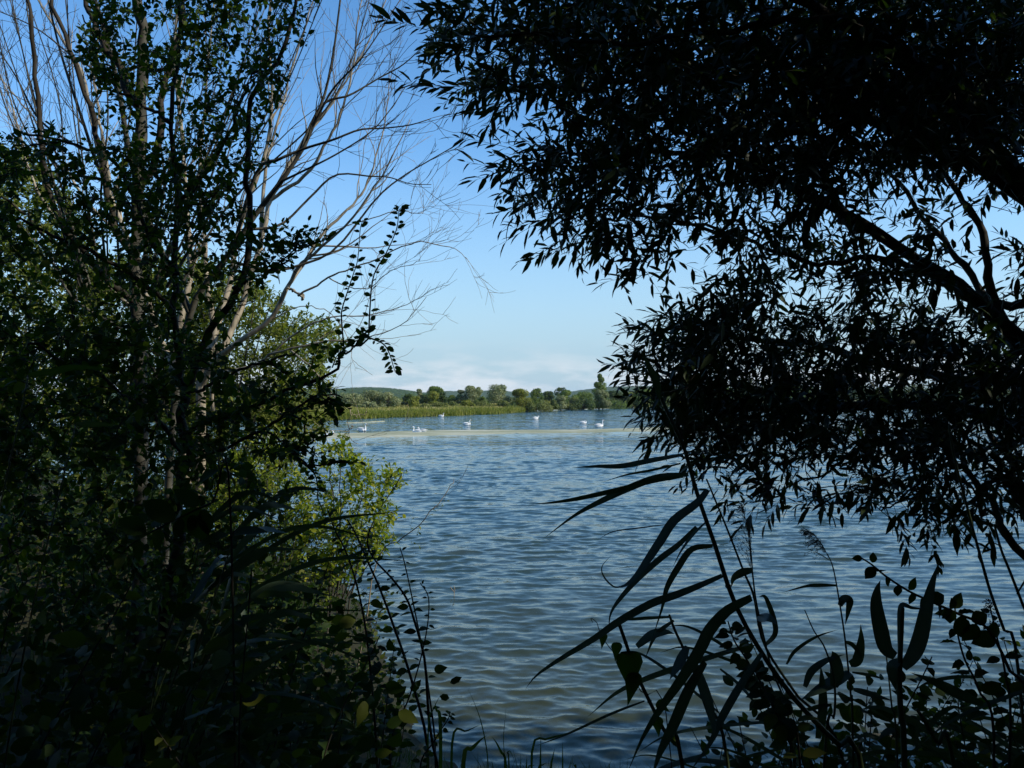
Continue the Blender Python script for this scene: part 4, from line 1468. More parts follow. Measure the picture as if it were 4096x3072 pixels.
db2 = np.array(P(640, 2100, 7.4))
db2[2] = ground_z(db2[0], db2[1]) - .1
dead2 = thing('bare_tree', 'nearer bare tree in shade, its dark leafless stems crossing the pale ones', 'tree', db2)
DARK = [
    ([db2, P(690, 1700, 7.3), P(760, 1250, 7.2), P(900, 1040, 7.1), P(982, 918, 7.0), P(1050, 820, 7.0), P(1121, 728, 7.0), P(1216, 589, 7.0), P(1275, 440, 7.0), P(1305, 354, 7.0), P(1337, 190, 7.0), P(1368, -60, 7.0)], .045, .010, 8),
    ([P(930, 1000, 7.1), P(1026, 690, 7.0), P(1110, 640, 6.9), P(1216, 595, 6.9), P(1330, 560, 6.8), P(1438, 519, 6.8), P(1533, 513, 6.8), P(1640, 500, 6.7), P(1723, 475, 6.7)], .022, .005, 9),
    ([P(1010, 880, 7.0), P(1160, 680, 7.0), P(1280, 430, 7.1), P(1400, 380, 7.1), P(1520, 310, 7.2), P(1610, 260, 7.2), P(1700, 180, 7.2)], .020, .005, 9),
    ([P(982, 918, 7.0), P(1120, 900, 7.1), P(1240, 790, 7.2), P(1343, 700, 7.2), P(1480, 705, 7.2), P(1560, 710, 7.2), P(1640, 735, 7.2), P(1725, 738, 7.2)], .018, .004, 8),
    ([P(900, 1040, 7.1), P(1080, 1080, 7.2), P(1200, 1060, 7.3), P(1343, 994, 7.3), P(1508, 791, 7.3), P(1620, 700, 7.3), P(1723, 639, 7.3), P(1837, 570, 7.3), P(1881, 513, 7.3)], .020, .004, 8),
    ([P(1121, 728, 7.0), P(1200, 690, 6.9), P(1340, 620, 6.9), P(1480, 530, 6.9), P(1560, 440, 6.9), P(1620, 350, 6.9)], .014, .004, 8),
    ([P(1250, 510, 7.0), P(1330, 360, 6.9), P(1440, 240, 6.8), P(1530, 110, 6.8), P(1600, 0, 6.8)], .014, .004, 8),
    ([P(760, 1250, 7.2), P(600, 900, 7.2), P(520, 620, 7.2), P(470, 330, 7.2), P(400, 60, 7.2), P(330, -120, 7.2)], .040, .018, 8),
    ([P(600, 900, 7.2), P(420, 720, 7.3), P(330, 480, 7.3), P(240, 200, 7.3), P(180, -60, 7.3)], .026, .009, 9),
    ([P(420, 720, 7.3), P(250, 680, 7.4), P(170, 560, 7.4), P(140, 300, 7.4), P(100, -40, 7.4)], .020, .007, 9),
    ([P(330, 600, 7.3), P(160, 480, 7.4), P(60, 300, 7.4), P(-60, 120, 7.4)], .016, .006, 9),
    ([P(470, 330, 7.2), P(300, 230, 7.0), P(140, 110, 7.0), P(-40, 30, 7.0)], .014, .005, 9),
    ([P(690, 1700, 7.3), P(560, 1380, 7.2), P(300, 1200, 7.2), P(180, 1000, 7.2), P(60, 900, 7.2)], .024, .008, 8),
]
for k in range(25):
    x1 = g.uniform(-80, 820) if k < 14 else g.uniform(900, 1500)
    x0 = 430 + (x1 - 350) * .25
    DARK.append(([P(x0, 1150, 7.3), P(x0 * .7 + x1 * .3 + g.normal(0, 25), 800, 7.3), P(x0 * .3 + x1 * .7 + g.normal(0, 30), 400, 7.3 + g.normal(0, .2)), P(x1, -70, 7.3 + g.normal(0, .3))], g.uniform(.010, .020), .005, 6))
tw = MB()
for pts, r0, r1, n in DARK:
    q = smooth(pts, 26)
    mb = MB()
    mb.tube(q, np.linspace(r0 ** .5, r1 ** .5, 26) ** 2 * .8, 6)
    mb.build('stem', M['bark_grey'], dead2, smooth_=True)
    bare_branches(tw, q[6:], r0 * .6, n, g, 1, .8)
tw.build('twigs', M['bark_grey'], dead2)['kind'] = 'stuff'


# ------------------------------------------------------------------ sunlit sallows behind, and the bush at the water
def sallow(name, label, base, poly, d0, d1, n, g, size, mat, tpl='oval', singles=0, stems=9, length=.5, per=15, gaps=(), r=.03, bark='bark_grey', spread=45):
    b = np.array(base, float)
    b[2] = ground_z(b[0], b[1]) - .1
    root = thing(name, label, 'bush', b)
    ls = Leaves(root, tpl, mat, singles)
    cr = Crown(root, ls, 'twig', g)
    cr.step = 2
    pts = volume(poly, d0, d1, n, g, gaps)
    pts[:, 2] = np.maximum(pts[:, 2], .15)
    order = g.choice(len(pts), stems, replace=False)
    for i in order:
        t = pts[i]
        mid = b * .45 + t * .55
        mid[2] = max(mid[2], b[2] + (t[2] - b[2]) * .4)
        mid[:2] = b[:2] + (t[:2] - b[:2]) * .38
        cr.limb([b + np.append(g.normal(0, .15, 2), 0), mid, t], r * g.uniform(.6, 1.1), .006, bark, 'branch', 14, 5, .02)
    cr.grow(pts, (0, 0, .25), length, per, size, .1, spread, 2.6, .7)
    cr.finish()
    return root, ls, cr


g = np.random.default_rng(31)
sallow('sallow_bush', 'sunlit willow bush behind the pale stems, small light leaves against the sky', P(900, 2000, 12.8), [(430, 560), (520, 600), (600, 640), (640, 680), (730, 700), (740, 740), (700, 780), (720, 830), (690, 880), (700, 930), (640, 960), (600, 1060), (430, 1120), (380, 900)],
       12.0, 14.8, 1500, g, .090, 'sallow_leaf', length=.42, per=16, tpl='small', stems=14)
sallow('sallow_bush', 'sunlit willow bush filling the middle of the left thicket', P(420, 2000, 13.2), [(190, 560), (330, 560), (440, 540), (470, 700), (460, 900), (430, 1080), (180, 1100), (160, 800)], 12.6, 15.5, 1600, g, .095, 'sallow_leaf', length=.42, per=16, tpl='small', stems=12)
sallow('sallow_bush', 'sunlit yellow green bush at the left edge behind the shrub leaves', P(60, 2000, 12.6), [(-100, 320), (40, 310), (110, 370), (170, 460), (220, 560), (240, 760), (210, 1000), (-100, 1050)], 11.5, 14.5, 1900, g, .095, 'sallow_leaf', length=.42, per=16, tpl='small', stems=12)
sallow('waterside_bush', 'bright yellow green bush leaning out over the water in full sun', P(1330, 2330, 11.0), [(700, 960), (735, 945), (790, 1000), (830, 990), (868, 1010), (872, 1040), (840, 1080), (850, 1110), (845, 1160), (820, 1200), (740, 1260), (640, 1240), (600, 1120), (640, 1030), (690, 1010)],
       10.3, 11.8, 470, g, .075, 'shore_leaf', 'ovate', 220, 16, .34, 11, [(700, 1040, 40, 30, .5), (815, 1010, 18, 30, .6)], .014)
sallow('waterside_bush', 'sunlit low bush at the water edge left of the bright bush', P(1120, 2330, 11.4), [(520, 960), (610, 940), (660, 1000), (640, 1090), (700, 1150), (740, 1290), (600, 1330), (480, 1250), (440, 1080)], 10.6, 12.6, 650, g, .07, 'shore_leaf', 'oval', 120, 12, .36, 12, (), .014)
# a bare branched sprig of the same shore leaning to the right
g = np.random.default_rng(32)
b = np.array(P(1420, 2370, 10.2))
b[2] = .05
sprig = thing('leaning_sprig', 'thin sprig with few leaves leaning right over the water from the bright bush', 'plant', b)
sl_ = Leaves(sprig, 'oval', 'sallow_leaf', 40)
cs = Crown(sprig, sl_, 'twig', g)
q = cs.limb([b, P(1500, 2230, 10.2), P(1600, 2150, 10.1), P(1700, 2060, 10.0), P(1790, 1950, 10.0), P(1815, 1915, 10.0)], .010, .003, 'bark_dead', 'stem', 20, 5)
for k in (5, 7, 8, 9, 10, 11, 12):
    leafy_twig(sl_, cs.tw, q[k], (g.uniform(-.2, .6), g.normal(0, .3), g.uniform(-.3, .5)), .3, 7, .05, g, .2)
for k in (12, 14, 15, 16):
    cs.tw.tube(smooth([q[k], q[k] + (.15, 0, .10), q[k] + (.22, .02, .25)], 5), .002, 3)
cs.finish()
# a broken twig standing in the shallows
b = G(1815, 2385)
tw = MB()
tw.tube(smooth([b - (0, 0, .2), b + (.01, 0, .06), b + (-.04, 0, .13), b + (-.06, 0, .17)], 6), .006, 4)
tw.tube(smooth([b + (.01, 0, .06), b + (.02, 0, .13), b + (0, 0, .19)], 4), .005, 4)
tag(tw.build('dead_twig', M['bark_dead'], loc=b), 'small forked dead twig sticking out of the shallow water', 'twig')


# ------------------------------------------------------------------ blades
def blade(pts, width, g, roll=None, n=22, base=.55, peak=.35, fold=.12, twist=.5):
    """A long grass or reed leaf: a creased ribbon that narrows to its tip, turned mostly to the light."""
    q = smooth(pts, n)
    t = np.linspace(0, 1, n)
    w_ = np.where(t < peak, base + (1 - base) * np.sin(t / peak * math.pi / 2), np.cos((t - peak) / (1 - peak) * math.pi / 2) ** 1.15) * width * .5
    tg = nrm(np.gradient(q, axis=0))
    view = nrm(q - np.array((0, 0, CAM_H)))
    s = nrm(np.cross(tg, view))
    nn = np.cross(s, tg)
    a = (g.normal(0, .45) if roll is None else roll) + twist * g.uniform(-1, 1) * t
    s2 = s * np.cos(a)[:, None] + nn * np.sin(a)[:, None]
    n2 = np.cross(s2, tg)
    V = np.stack([q + s2 * w_[:, None] + n2 * (fold * w_)[:, None], q, q - s2 * w_[:, None] + n2 * (fold * w_)[:, None]], 1).reshape(-1, 3)
    i = np.arange(n - 1)[:, None] * 3 + np.arange(2)[None]
    return V, np.stack([i, i + 1, i + 4, i + 3], -1).reshape(-1, 4)


def z6(x, y, d):                  # from the enlarged view of the lower right quarter
    return P(2100 + x * .9024, 1800 + y * .9024, d)


def z7(x, y, d):
    return P(2100 + x * .9024, 800 + y * .9024, d)


def z5(x, y, d):
    return P(1700 + x * .646, 2000 + y * .646, d)


def reed(label, stem, r0, r1, leaves, g, plume=None, cat='reed', name='reed', mat='reed_leaf', group='reeds on the near bank'):
    b = np.array(stem[0], float)
    gz = ground_z(b[0], b[1])
    foot = b.copy()
    if b[2] > gz:
        d = nrm(b - np.array(stem[1]))
        foot = b + np.array((d[0] * .25, d[1] * .1, 0))
        foot[2] = gz - .05
        stem = [foot] + list(stem)
    root = thing(name, label, cat, foot, group)
    q = smooth(stem, 30)
    mb = MB()
    mb.tube(q, np.linspace(r0, r1, 30), 6)
    st = mb.build('stem', M['stem_green'], root, smooth_=True)
    nb = MB()
    for k in range(4, 28, 5):
        nb.tube([q[k] - (q[k + 1] - q[k]) * .08, q[k], q[k] + (q[k + 1] - q[k]) * .08], np.array((1.02, 1.35, 1.02)) * (r0 + (r1 - r0) * k / 30), 6, cap=False)
    nb.build('node', M['stem_green'], st)['kind'] = 'stuff'
    for pts, wd, *roll in leaves:
        mb = MB()
        V, qd = blade(pts, wd, g, roll[0] if roll else None)
        tt_ = np.clip(g.normal(.40, .15) + np.repeat(np.cumsum(g.normal(0, .05, len(V) // 3)), 3), .05, .7)
        tt_[1::3] += .28
        tt_[-6:] += .25
        mb.add(V, qd, None, np.clip(tt_, 0, 1))
        mb.build('leaf', M[mat], root, smooth_=True)
    if plume is not None:
        pb = MB()
        ax = smooth(plume[0], 12)
        for k in range(60):
            t = g.uniform(.0, .97)
            i = int(t * 11)
            p = ax[i]
            d = nrm(nrm(ax[min(i + 1, 11)] - ax[i]) + perp(np.array((0, 0, 1.)), g) * .5 + np.array(plume[1]))
            ln = plume[2] * (1.1 - t * .8) * g.uniform(.5, 1)
            e = smooth([p, p + d * ln * .6, p + d * ln - np.array((0, 0, ln * .35))], 6)
            pb.tube(e, .0006, 3, cap=False)
            for j in range(7):
                c = e[g.integers(2, 6)] + g.normal(0, .003, 3)
                v = nrm(d + g.normal(0, .5, 3) + np.array((0, 0, -.4))) * g.uniform(.006, .012)
                s = perp(nrm(v), g) * .0012
                pb.add([c, c + v * .5 + s, c + v, c + v * .5 - s], [(0, 1, 2, 3)], None, g.uniform(0, 1))
        pb.build('plume', M['plume'], root)['kind'] = 'stuff'
    return root


g = np.random.default_rng(41)
d = 2.1
LV = [
    ([(700, 20), (560, 45), (430, 70), (320, 72), (205, 78)], 34, 2.0), ([(690, 60), (560, 90), (450, 110), (335, 145)], 16, 2.0),
    ([(725, 108), (600, 118), (480, 160), (350, 220), (220, 290), (75, 398)], 40, 2.0), ([(700, 118), (560, 140), (420, 175), (250, 213), (130, 232), (10, 242)], 32, 1.95),
    ([(810, 175), (760, 235), (660, 310), (600, 400), (540, 490), (490, 560), (440, 602), (405, 610)], 60, 1.95), ([(455, 592), (400, 608), (352, 565), (342, 515), (392, 458)], 9, 1.88),
    ([(832, 425), (740, 440), (680, 520), (630, 610), (608, 700), (560, 850)], 40, 2.0),
    ([(875, 556), (760, 606), (660, 645), (560, 680), (420, 757), (300, 840), (150, 930), (50, 1000), (0, 1062)], 44, 2.1),
    ([(760, 340), (680, 420), (600, 480), (500, 570), (420, 660), (378, 730), (372, 815)], 36, 2.05),
    ([(1005, 655), (900, 712), (820, 800), (780, 880), (700, 1010), (600, 1150), (520, 1280), (450, 1440)], 80, 1.9),
    ([(800, 940), (730, 1060), (660, 1220), (600, 1340), (560, 1460)], 78, 1.85),
    ([(625, 330), (500, 346), (390, 362), (315, 402)], 12, 2.1), ([(1050, 900), (950, 1050), (870, 1190), (820, 1300), (720, 1440)], 46, 1.95),
    ([(530, 1112), (380, 1170), (180, 1262), (30, 1318)], 15, 2.0), ([(750, 940), (800, 1080), (830, 1190), (845, 1290)], 62, 1.9), ([(800, 320), (740, 380), (690, 450), (650, 530)], 18, 2.0),
]
reed('tall reed bent across the water, its long blades streaming to the left', [z6(1500, 1090 + 350, 2.3), z6(1380, 1300, 2.25), z6(1200, 1110, 2.2), z6(1050, 900, 2.15), z6(930, 680, 2.1), z6(845, 430, 2.1), z6(765, 200, 2.1), z6(708, 0, 2.1), z7(660, 1000, 2.1), z7(600, 870, 2.1), z7(545, 725, 2.1)], .0085, .004,
     [([z6(x, y, dd - .12 * i / len(pp)) for i, (x, y) in enumerate(pp)], w_ * .70 * dd / F) for pp, w_, dd in LV] +
     [([z7(600, 880, 2.08), z7(580, 800, 2.05), z7(552, 740, 2.02), z7(515, 672, 2.0)], 34 * .9 * 2 / F)], g)
reed('slim reed beside the bent one, with a drooping purplish plume', [z6(1190, 1350, 2.5), z6(1090, 960, 2.5), z6(1030, 700, 2.5), z6(1010, 560, 2.5), z6(1003, 470, 2.5), z6(985, 330, 2.5)], .004, .0018,
     [([z6(915, 610, 2.45), z6(925, 570, 2.45), z6(960, 545, 2.45), z6(1008, 532, 2.45)][::-1], .026), ([z6(1030, 740, 2.5), z6(1080, 745, 2.45), z6(1120, 775, 2.42)], .034)], g,
     ([z6(1000, 520, 2.5), z6(1000, 400, 2.5), z6(975, 300, 2.5), z6(968, 250, 2.5)], (-.5, 0, .1), .12))
reed('dry leaning reed stalk crossing behind the bent reed', [z6(1420, 1400, 2.7), z6(1200, 1080, 2.7), z6(1060, 860, 2.7), z6(1015, 650, 2.7), z6(970, 540, 2.7), z6(900, 360, 2.7), z6(805, 130, 2.7)], .006, .003, [([z6(1060, 870, 2.7), z6(1110, 800, 2.65), z6(1070, 660, 2.6), z6(1035, 650, 2.6)], .02)], g)
reed('thin reed standing apart with a nodding one sided plume', [z6(1452, 1240, 2.6), z6(1445, 1100, 2.6), z6(1420, 850, 2.6), z6(1390, 650, 2.6), z6(1365, 520, 2.6), z6(1340, 460, 2.6)], .0042, .0015,
     [([z6(1395, 690, 2.6), z6(1412, 660, 2.6), z6(1440, 668, 2.6), z6(1432, 720, 2.6), z6(1418, 780, 2.6)], .028), ([z6(1440, 950, 2.6), z6(1475, 930, 2.6), z6(1490, 850, 2.6), z6(1488, 770, 2.6)], .036), ([z6(1418, 850, 2.6), z6(1450, 862, 2.6), z6(1480, 900, 2.6), z6(1500, 930, 2.6)], .014),
      ([z6(1440, 985, 2.6), z6(1330, 1045, 2.5), z6(1215, 1112, 2.45)], .042), ([z6(1450, 985, 2.6), z6(1540, 1000, 2.6), z6(1600, 1020, 2.6)], .010), ([z6(1455, 1060, 2.6), z6(1530, 1080, 2.6), z6(1640, 1115, 2.6)], .022),
      ([z6(1380, 600, 2.6), z6(1300, 600, 2.6), z6(1240, 605, 2.6), z6(1130, 635, 2.6)], .012)], g, ([z6(1350, 490, 2.6), z6(1325, 430, 2.6), z6(1290, 380, 2.6), z6(1245, 345, 2.6)], (-.45, 0, -.3), .085))
reed('upright reed with two broad curved blades forming a V', [z6(1682, 1400, 2.2), z6(1668, 1200, 2.2), z6(1660, 1050, 2.2), z6(1662, 930, 2.2), z6(1668, 800, 2.2), z6(1672, 700, 2.2)], .0085, .006,
     [([z6(1642, 915, 2.2), z6(1600, 880, 2.2), z6(1578, 800, 2.2), z6(1558, 690, 2.2), z6(1562, 620, 2.2), z6(1576, 575, 2.2)], .040, 0), ([z6(1675, 965, 2.2), z6(1720, 910, 2.2), z6(1752, 830, 2.2), z6(1780, 700, 2.2), z6(1805, 590, 2.2), z6(1842, 480, 2.2)], .040, 0),
      ([z6(1660, 900, 2.2), z6(1662, 800, 2.2), z6(1668, 690, 2.2), z6(1720, 700, 2.2), z6(1790, 706, 2.2)], .017), ([z6(1660, 930, 2.2), z6(1625, 960, 2.2), z6(1632, 1020, 2.2), z6(1645, 1070, 2.2)], .030)], g)
reed('thin stalk rising close to the V shaped reed', [z6(1650, 1370, 2.4), z6(1625, 1130, 2.4), z6(1600, 900, 2.4), z6(1570, 700, 2.4)], .004, .0012, [([z6(1640, 1240, 2.4), z6(1600, 1250, 2.4), z6(1560, 1290, 2.4)], .02)], g)
reed('bent over reed with a broken horizontal blade, bindweed climbing it', [z6(700, 1420, 2.3), z6(620, 1250, 2.3), z6(545, 1100, 2.3), z6(490, 980, 2.3), z6(445, 850, 2.3), z6(415, 765, 2.3)], .0065, .0055, [([z6(640, 740, 2.3), z6(540, 745, 2.3), z6(470, 750, 2.3), z6(390, 755, 2.3)], .010), ([z6(495, 870, 2.3), z6(560, 818, 2.3), z6(620, 805, 2.3), z6(665, 815, 2.3)], .03),
     ([z6(660, 755, 2.3), z6(580, 820, 2.3), z6(530, 930, 2.3)], .012)], g)
reed('dark bent stalk folded at its top behind the streaming blades', [z6(900, 1400, 2.5), z6(800, 1120, 2.5), z6(725, 930, 2.5), z6(665, 800, 2.5), z6(640, 732, 2.5)], .006, .004, [([z6(720, 870, 2.5), z6(680, 950, 2.45), z6(640, 1020, 2.4)], .03), ([z6(865, 970, 2.5), z6(950, 1040, 2.45), z6(1010, 1110, 2.4), z6(1090, 1215, 2.4)], .010)], g)
reed('reed with narrow upright leaves in the middle of the right bank', [z6(1330, 1330, 2.5), z6(1370, 1180, 2.5), z6(1370, 1020, 2.5), z6(1330, 880, 2.5), z6(1280, 800, 2.5), z6(1240, 710, 2.5)], .005, .0015,
     [([z6(1300, 1280, 2.5), z6(1322, 1150, 2.5), z6(1318, 1030, 2.5), z6(1310, 950, 2.5)], .034), ([z6(1370, 1050, 2.5), z6(1382, 990, 2.5), z6(1375, 920, 2.5), z6(1360, 890, 2.5)], .040), ([z6(1240, 1050, 2.5), z6(1270, 980, 2.5), z6(1340, 930, 2.5), z6(1420, 905, 2.5)], .024), ([z6(1160, 950, 2.5), z6(1200, 890, 2.5), z6(1290, 830, 2.5), z6(1390, 795, 2.5)], .018),
      ([z6(1360, 1130, 2.5), z6(1300, 1140, 2.5), z6(1250, 1150, 2.5), z6(1215, 1130, 2.5)], .02)], g)
reed('slender stalk hanging out of the willow at the far right', [z6(2190, 1000, 2.8), z6(2120, 790, 2.8), z6(2060, 620, 2.8), z6(2010, 440, 2.8), z6(1980, 330, 2.8), z7(1905, 1150, 2.8), z7(1880, 1000, 2.8)], .0055, .004, [([z6(2000, 400, 2.8), z6(1950, 330, 2.7), z6(1900, 300, 2.7)], .012)], g)
reed('second slender stalk at the right edge of the frame', [z6(2300, 930, 3.0), z6(2212, 700, 3.0), z6(2150, 540, 3.0), z6(2110, 440, 3.0), z6(2080, 330, 3.0)], .006, .004, [([z6(2180, 640, 3.0), z6(2230, 560, 3.0), z6(2260, 520, 3.0)], .014)], g)
reed('short leaning reed at the lower right with a long drooping blade', [z6(1900, 1390, 2.4), z6(1830, 1300, 2.4), z6(1770, 1200, 2.4), z6(1738, 1150, 2.4)], .007, .005, [([z6(2030, 1130, 2.4), z6(1920, 1080, 2.35), z6(1820, 1030, 2.3), z6(1705, 985, 2.3)], .032), ([z6(1780, 1250, 2.4), z6(1830, 1180, 2.4), z6(1900, 1140, 2.4), z6(1960, 1160, 2.4)], .018), ([z6(1735, 1340, 2.4), z6(1738, 1240, 2.4), z6(1742, 1180, 2.4)], .010)], g)

for k in range(28):
    x0, y0 = g.uniform(.95, 2.7), g.uniform(2.5, 3.3)
    h = g.uniform(.85, 1.5)
    s0 = np.array((x0, y0, ground_z(x0, y0) - .03))
    tip_ = s0 + np.array((-h * g.uniform(.15, .4), g.normal(0, .1), h))
    mid_ = (s0 + tip_) / 2 + np.array((.05, 0, .04))
    q_ = smooth([s0, mid_, tip_], 12)
    lv = []
    for j in range(g.integers(4, 7)):
        p_ = q_[int(3 + j * 1.5)]
        ln = g.uniform(.28, .6)
        v_ = np.array((-.9 + g.normal(0, .3), g.normal(0, .3), g.uniform(-.5, .9)))
        v_ = v_ / np.linalg.norm(v_)
        lv.append(([p_, p_ + v_ * ln * .45, p_ + v_ * ln * .8 - np.array((.01, 0, .02)), p_ + v_ * ln - np.array((.03, 0, .03 + .10 * ln))], g.uniform(.010, .022)))
    reed('young reed with narrow arching blades at the foot of the bent reed', [s0, mid_, tip_], .0045, .0015, lv, g, group='young reeds on the right bank')

# blades along the lower left, lying towards the water
REED_LEFT = [((1300, 760), (1900, 690), 60), ((1240, 820), (1780, 720), 46), ((1180, 650), (1730, 420), 40), ((1280, 500), (1640, 330), 46), ((1330, 330), (1700, 200), 44), ((1140, 300), (1600, 260), 30), ((1400, 900), (1830, 850), 40), ((1220, 930), (1700, 880), 36), ((1300, 1040), (1760, 960), 30), ((1100, 720), (1500, 600), 40)]
for k, ((x0, y0), (x1, y1), wd) in enumerate(REED_LEFT):
    dd = 3.4 - .1 * (k % 4)
    a = P(x0 * .7065, 1900 + y0 * .7065, dd + .2)
    e = P(x1 * .7065, 1900 + y1 * .7065, dd - .1)
    s0 = np.array((a[0] - .35, a[1] + .1, ground_z(a[0] - .35, a[1] + .1)))
    lv = [([a, (a + e) / 2 + (0, 0, .07), e], wd * .7 * dd / F * 1.0)]
    for j in range(4):
        t = a * (1 - .2 * j) + s0 * .2 * j
        q_ = np.array((g.uniform(-.1, .7), g.normal(0, .25), g.uniform(.05, .35)))
        lv.append(([t, t + q_ * .6 + (0, 0, .05), t + q_ * 1.2 - (0, 0, .1)], .024))
    reed('leaning reed in the dark left thicket, its flat blades pointing at the water', [s0, (s0 + a) / 2 + (-.05, 0, .1), a], .006, .003, lv, g, group='reeds in the left thicket')
for k, (pp, wd, dd, lb) in enumerate([([(180, 610), (330, 590), (480, 560), (750, 575)], 60, 2.6, 'broad pale grass blade lying flat in the dark thicket, upper of two'), ([(480, 780), (600, 785), (740, 790)], 40, 2.6, 'short pale grass blade in the dark thicket, lower of two')]):
    pts = [P(x * .633, 900 + (y * 1.0 if k else y + 340) * .633 + (300 if k else 0), dd) for x, y in pp]
    root = pts[0] + np.array((-.4, .1, -.5))
    root[2] = ground_z(root[0], root[1])
    reed(lb, [root, (root + pts[0]) / 2 + (0, 0, .2), pts[0]], .004, .002, [(pts, wd * .633 * dd / F)], g, name='grass_plant', cat='grass', mat='grass_blade', group=None)


# ------------------------------------------------------------------ leafy plants
def stemmed(name, label, cat, stem, r, n, size, tpl, mat, g, group=None, pair=True, wid=1.0, face=.5, extra=(), rnd=.3, start=.1, top=None, singles=80, leafspread=70):
    b = np.array(stem[0], float)
    gz = ground_z(b[0], b[1])
    if b[2] > gz + .02:
        f = np.array((b[0] + g.normal(0, .06), b[1] + .08, gz - .03))
        stem = [f] + list(stem)
        b = f
    root = thing(name, label, cat, b, group)
    q = smooth(stem, 28)
    mb = MB()
    mb.tube(q, np.linspace(r, r * .45, 28), 5)
    mb.build('stem', M['twig'], root, smooth_=True)
    ls = Leaves(root, tpl, mat, singles)
    tg = nrm(np.gradient(q, axis=0))
    for k in range(n):
        t = start + (1 - start) * (k + .5) / n
        i = min(26, int(t * 27))
        p = q[i]
        s = perp(tg[i], g)
        for sg in ((1, -1) if pair else ((1,) if k % 2 else (-1,))):
            s_ = s if pair else nrm(np.array((1., 0, 0)) + g.normal(0, .4, 3))
            dd = nrm(s_ * sg * math.sin(R(leafspread)) + tg[i] * math.cos(R(leafspread)) + g.normal(0, rnd, 3) * .5 + np.array((0, 0, -.15)))
            nn = nrm(np.array((0, -face, 1.)) + g.normal(0, .35, 3))
            ls.add(p + dd * .008, dd, nn, size * (1.05 - .5 * t) * g.uniform(.75, 1.2), wid)
    for p, dd, s in extra:
        ls.add(p, nrm(dd), nrm(np.array((g.normal(0, .3), -1, .3))), s, wid)
    if top:
        fb = MB()
        for c, rr in top:
            for _ in range(46):
                v = nrm(g.normal(0, 1, 3))
                u = perp(v, g)
                o_ = np.cross(v, u)
                e_ = c + v * rr * g.uniform(.6, 1.1)
                fb.add([e_ - u * .004, e_ + o_ * .003, e_ + v * .005, e_ - o_ * .003], [(0, 1, 2, 3)], None, g.uniform(0, 1))
        fb.build('flower_head', M['flower'], root)['kind'] = 'stuff'
    return root


g = np.random.default_rng(51)
# leafy bramble-like stems before the bright bush (silhouettes)
stemmed('dogwood_stem', 'dark leafy stem before the bright bush, left of two crossing stems', 'plant', [P(1710, 2990, 5.0), P(1640, 2700, 5.0), P(1569, 2490, 5.0), P(1518, 2352, 5.0), P(1477, 2260, 5.0), P(1430, 2150, 5.0), P(1390, 2080, 5.0)], .011, 15, .085, 'broad', 'shade_leaf', g, start=.3, singles=40)
stemmed('dogwood_stem', 'dark leafy stem before the bright bush, right of two crossing stems', 'plant', [P(1725, 2950, 4.8), P(1700, 2650, 4.8), P(1656, 2480, 4.8), P(1625, 2393, 4.8), P(1569, 2316, 4.8), P(1502, 2244, 4.8), P(1470, 2180, 4.8), P(1480, 2110, 4.8)], .010, 15, .08, 'broad', 'shade_leaf', g, start=.3, singles=40)
stemmed('dogwood_stem', 'upright dark stem with hanging leaves reaching over the water', 'plant', [P(1740, 2980, 4.9), P(1720, 2800, 4.9), P(1690, 2600, 4.9), P(1650, 2400, 4.9), P(1620, 2260, 4.9), P(1600, 2190, 4.9)], .007, 14, .075, 'broad', 'shade_leaf', g, start=.25, singles=40, pair=False)
stemmed('dogwood_stem', 'bushy dark sprig covering the foot of the bright bush', 'plant', [P(1500, 2900, 4.9), P(1460, 2500, 4.9), P(1400, 2250, 4.9), P(1340, 2120, 4.9), P(1310, 2040, 4.9)], .009, 20, .075, 'broad', 'shade_leaf', g, start=.3, singles=60)
stemmed('dogwood_stem', 'low dark sprig hanging over the water edge at lower left', 'plant', [P(1560, 3000, 4.6), P(1640, 2780, 4.6), P(1700, 2560, 4.6), P(1715, 2400, 4.6), P(1680, 2330, 4.6)], .006, 16, .055, 'broad', 'shade_leaf', g, start=.2, singles=40, pair=False)
stemmed('dogwood_stem', 'dark clump of leaves at the bottom beside the grass blades', 'plant', [P(1680, 3080, 4.6), P(1740, 2960, 4.6), P(1790, 2880, 4.6), P(1800, 2850, 4.6)], .006, 14, .06, 'broad', 'shade_leaf', g, start=.1, singles=40)
# the lit leaf pair low on the left
stemmed('leafy_shoot', 'drooping shoot in the dark thicket with one pale green leaf caught by the sun', 'plant', [P(920, 1990, 2.6), P(850, 2010, 2.6), P(740, 2060, 2.6), P(640, 2110, 2.6), P(520, 2180, 2.6), P(480, 2230, 2.6)], .004, 7, .10, 'broad', 'shade_leaf', g, singles=20,
        extra=[(P(585, 2130, 2.55), (-1, .1, .45), .11), (P(590, 2132, 2.55), (-.8, .1, -.05), .08), (P(700, 2080, 2.55), (-.9, .1, .5), .13), (P(800, 2030, 2.6), (-.6, .1, -.7), .12), (P(760, 2060, 2.6), (.5, .1, -.9), .11)])
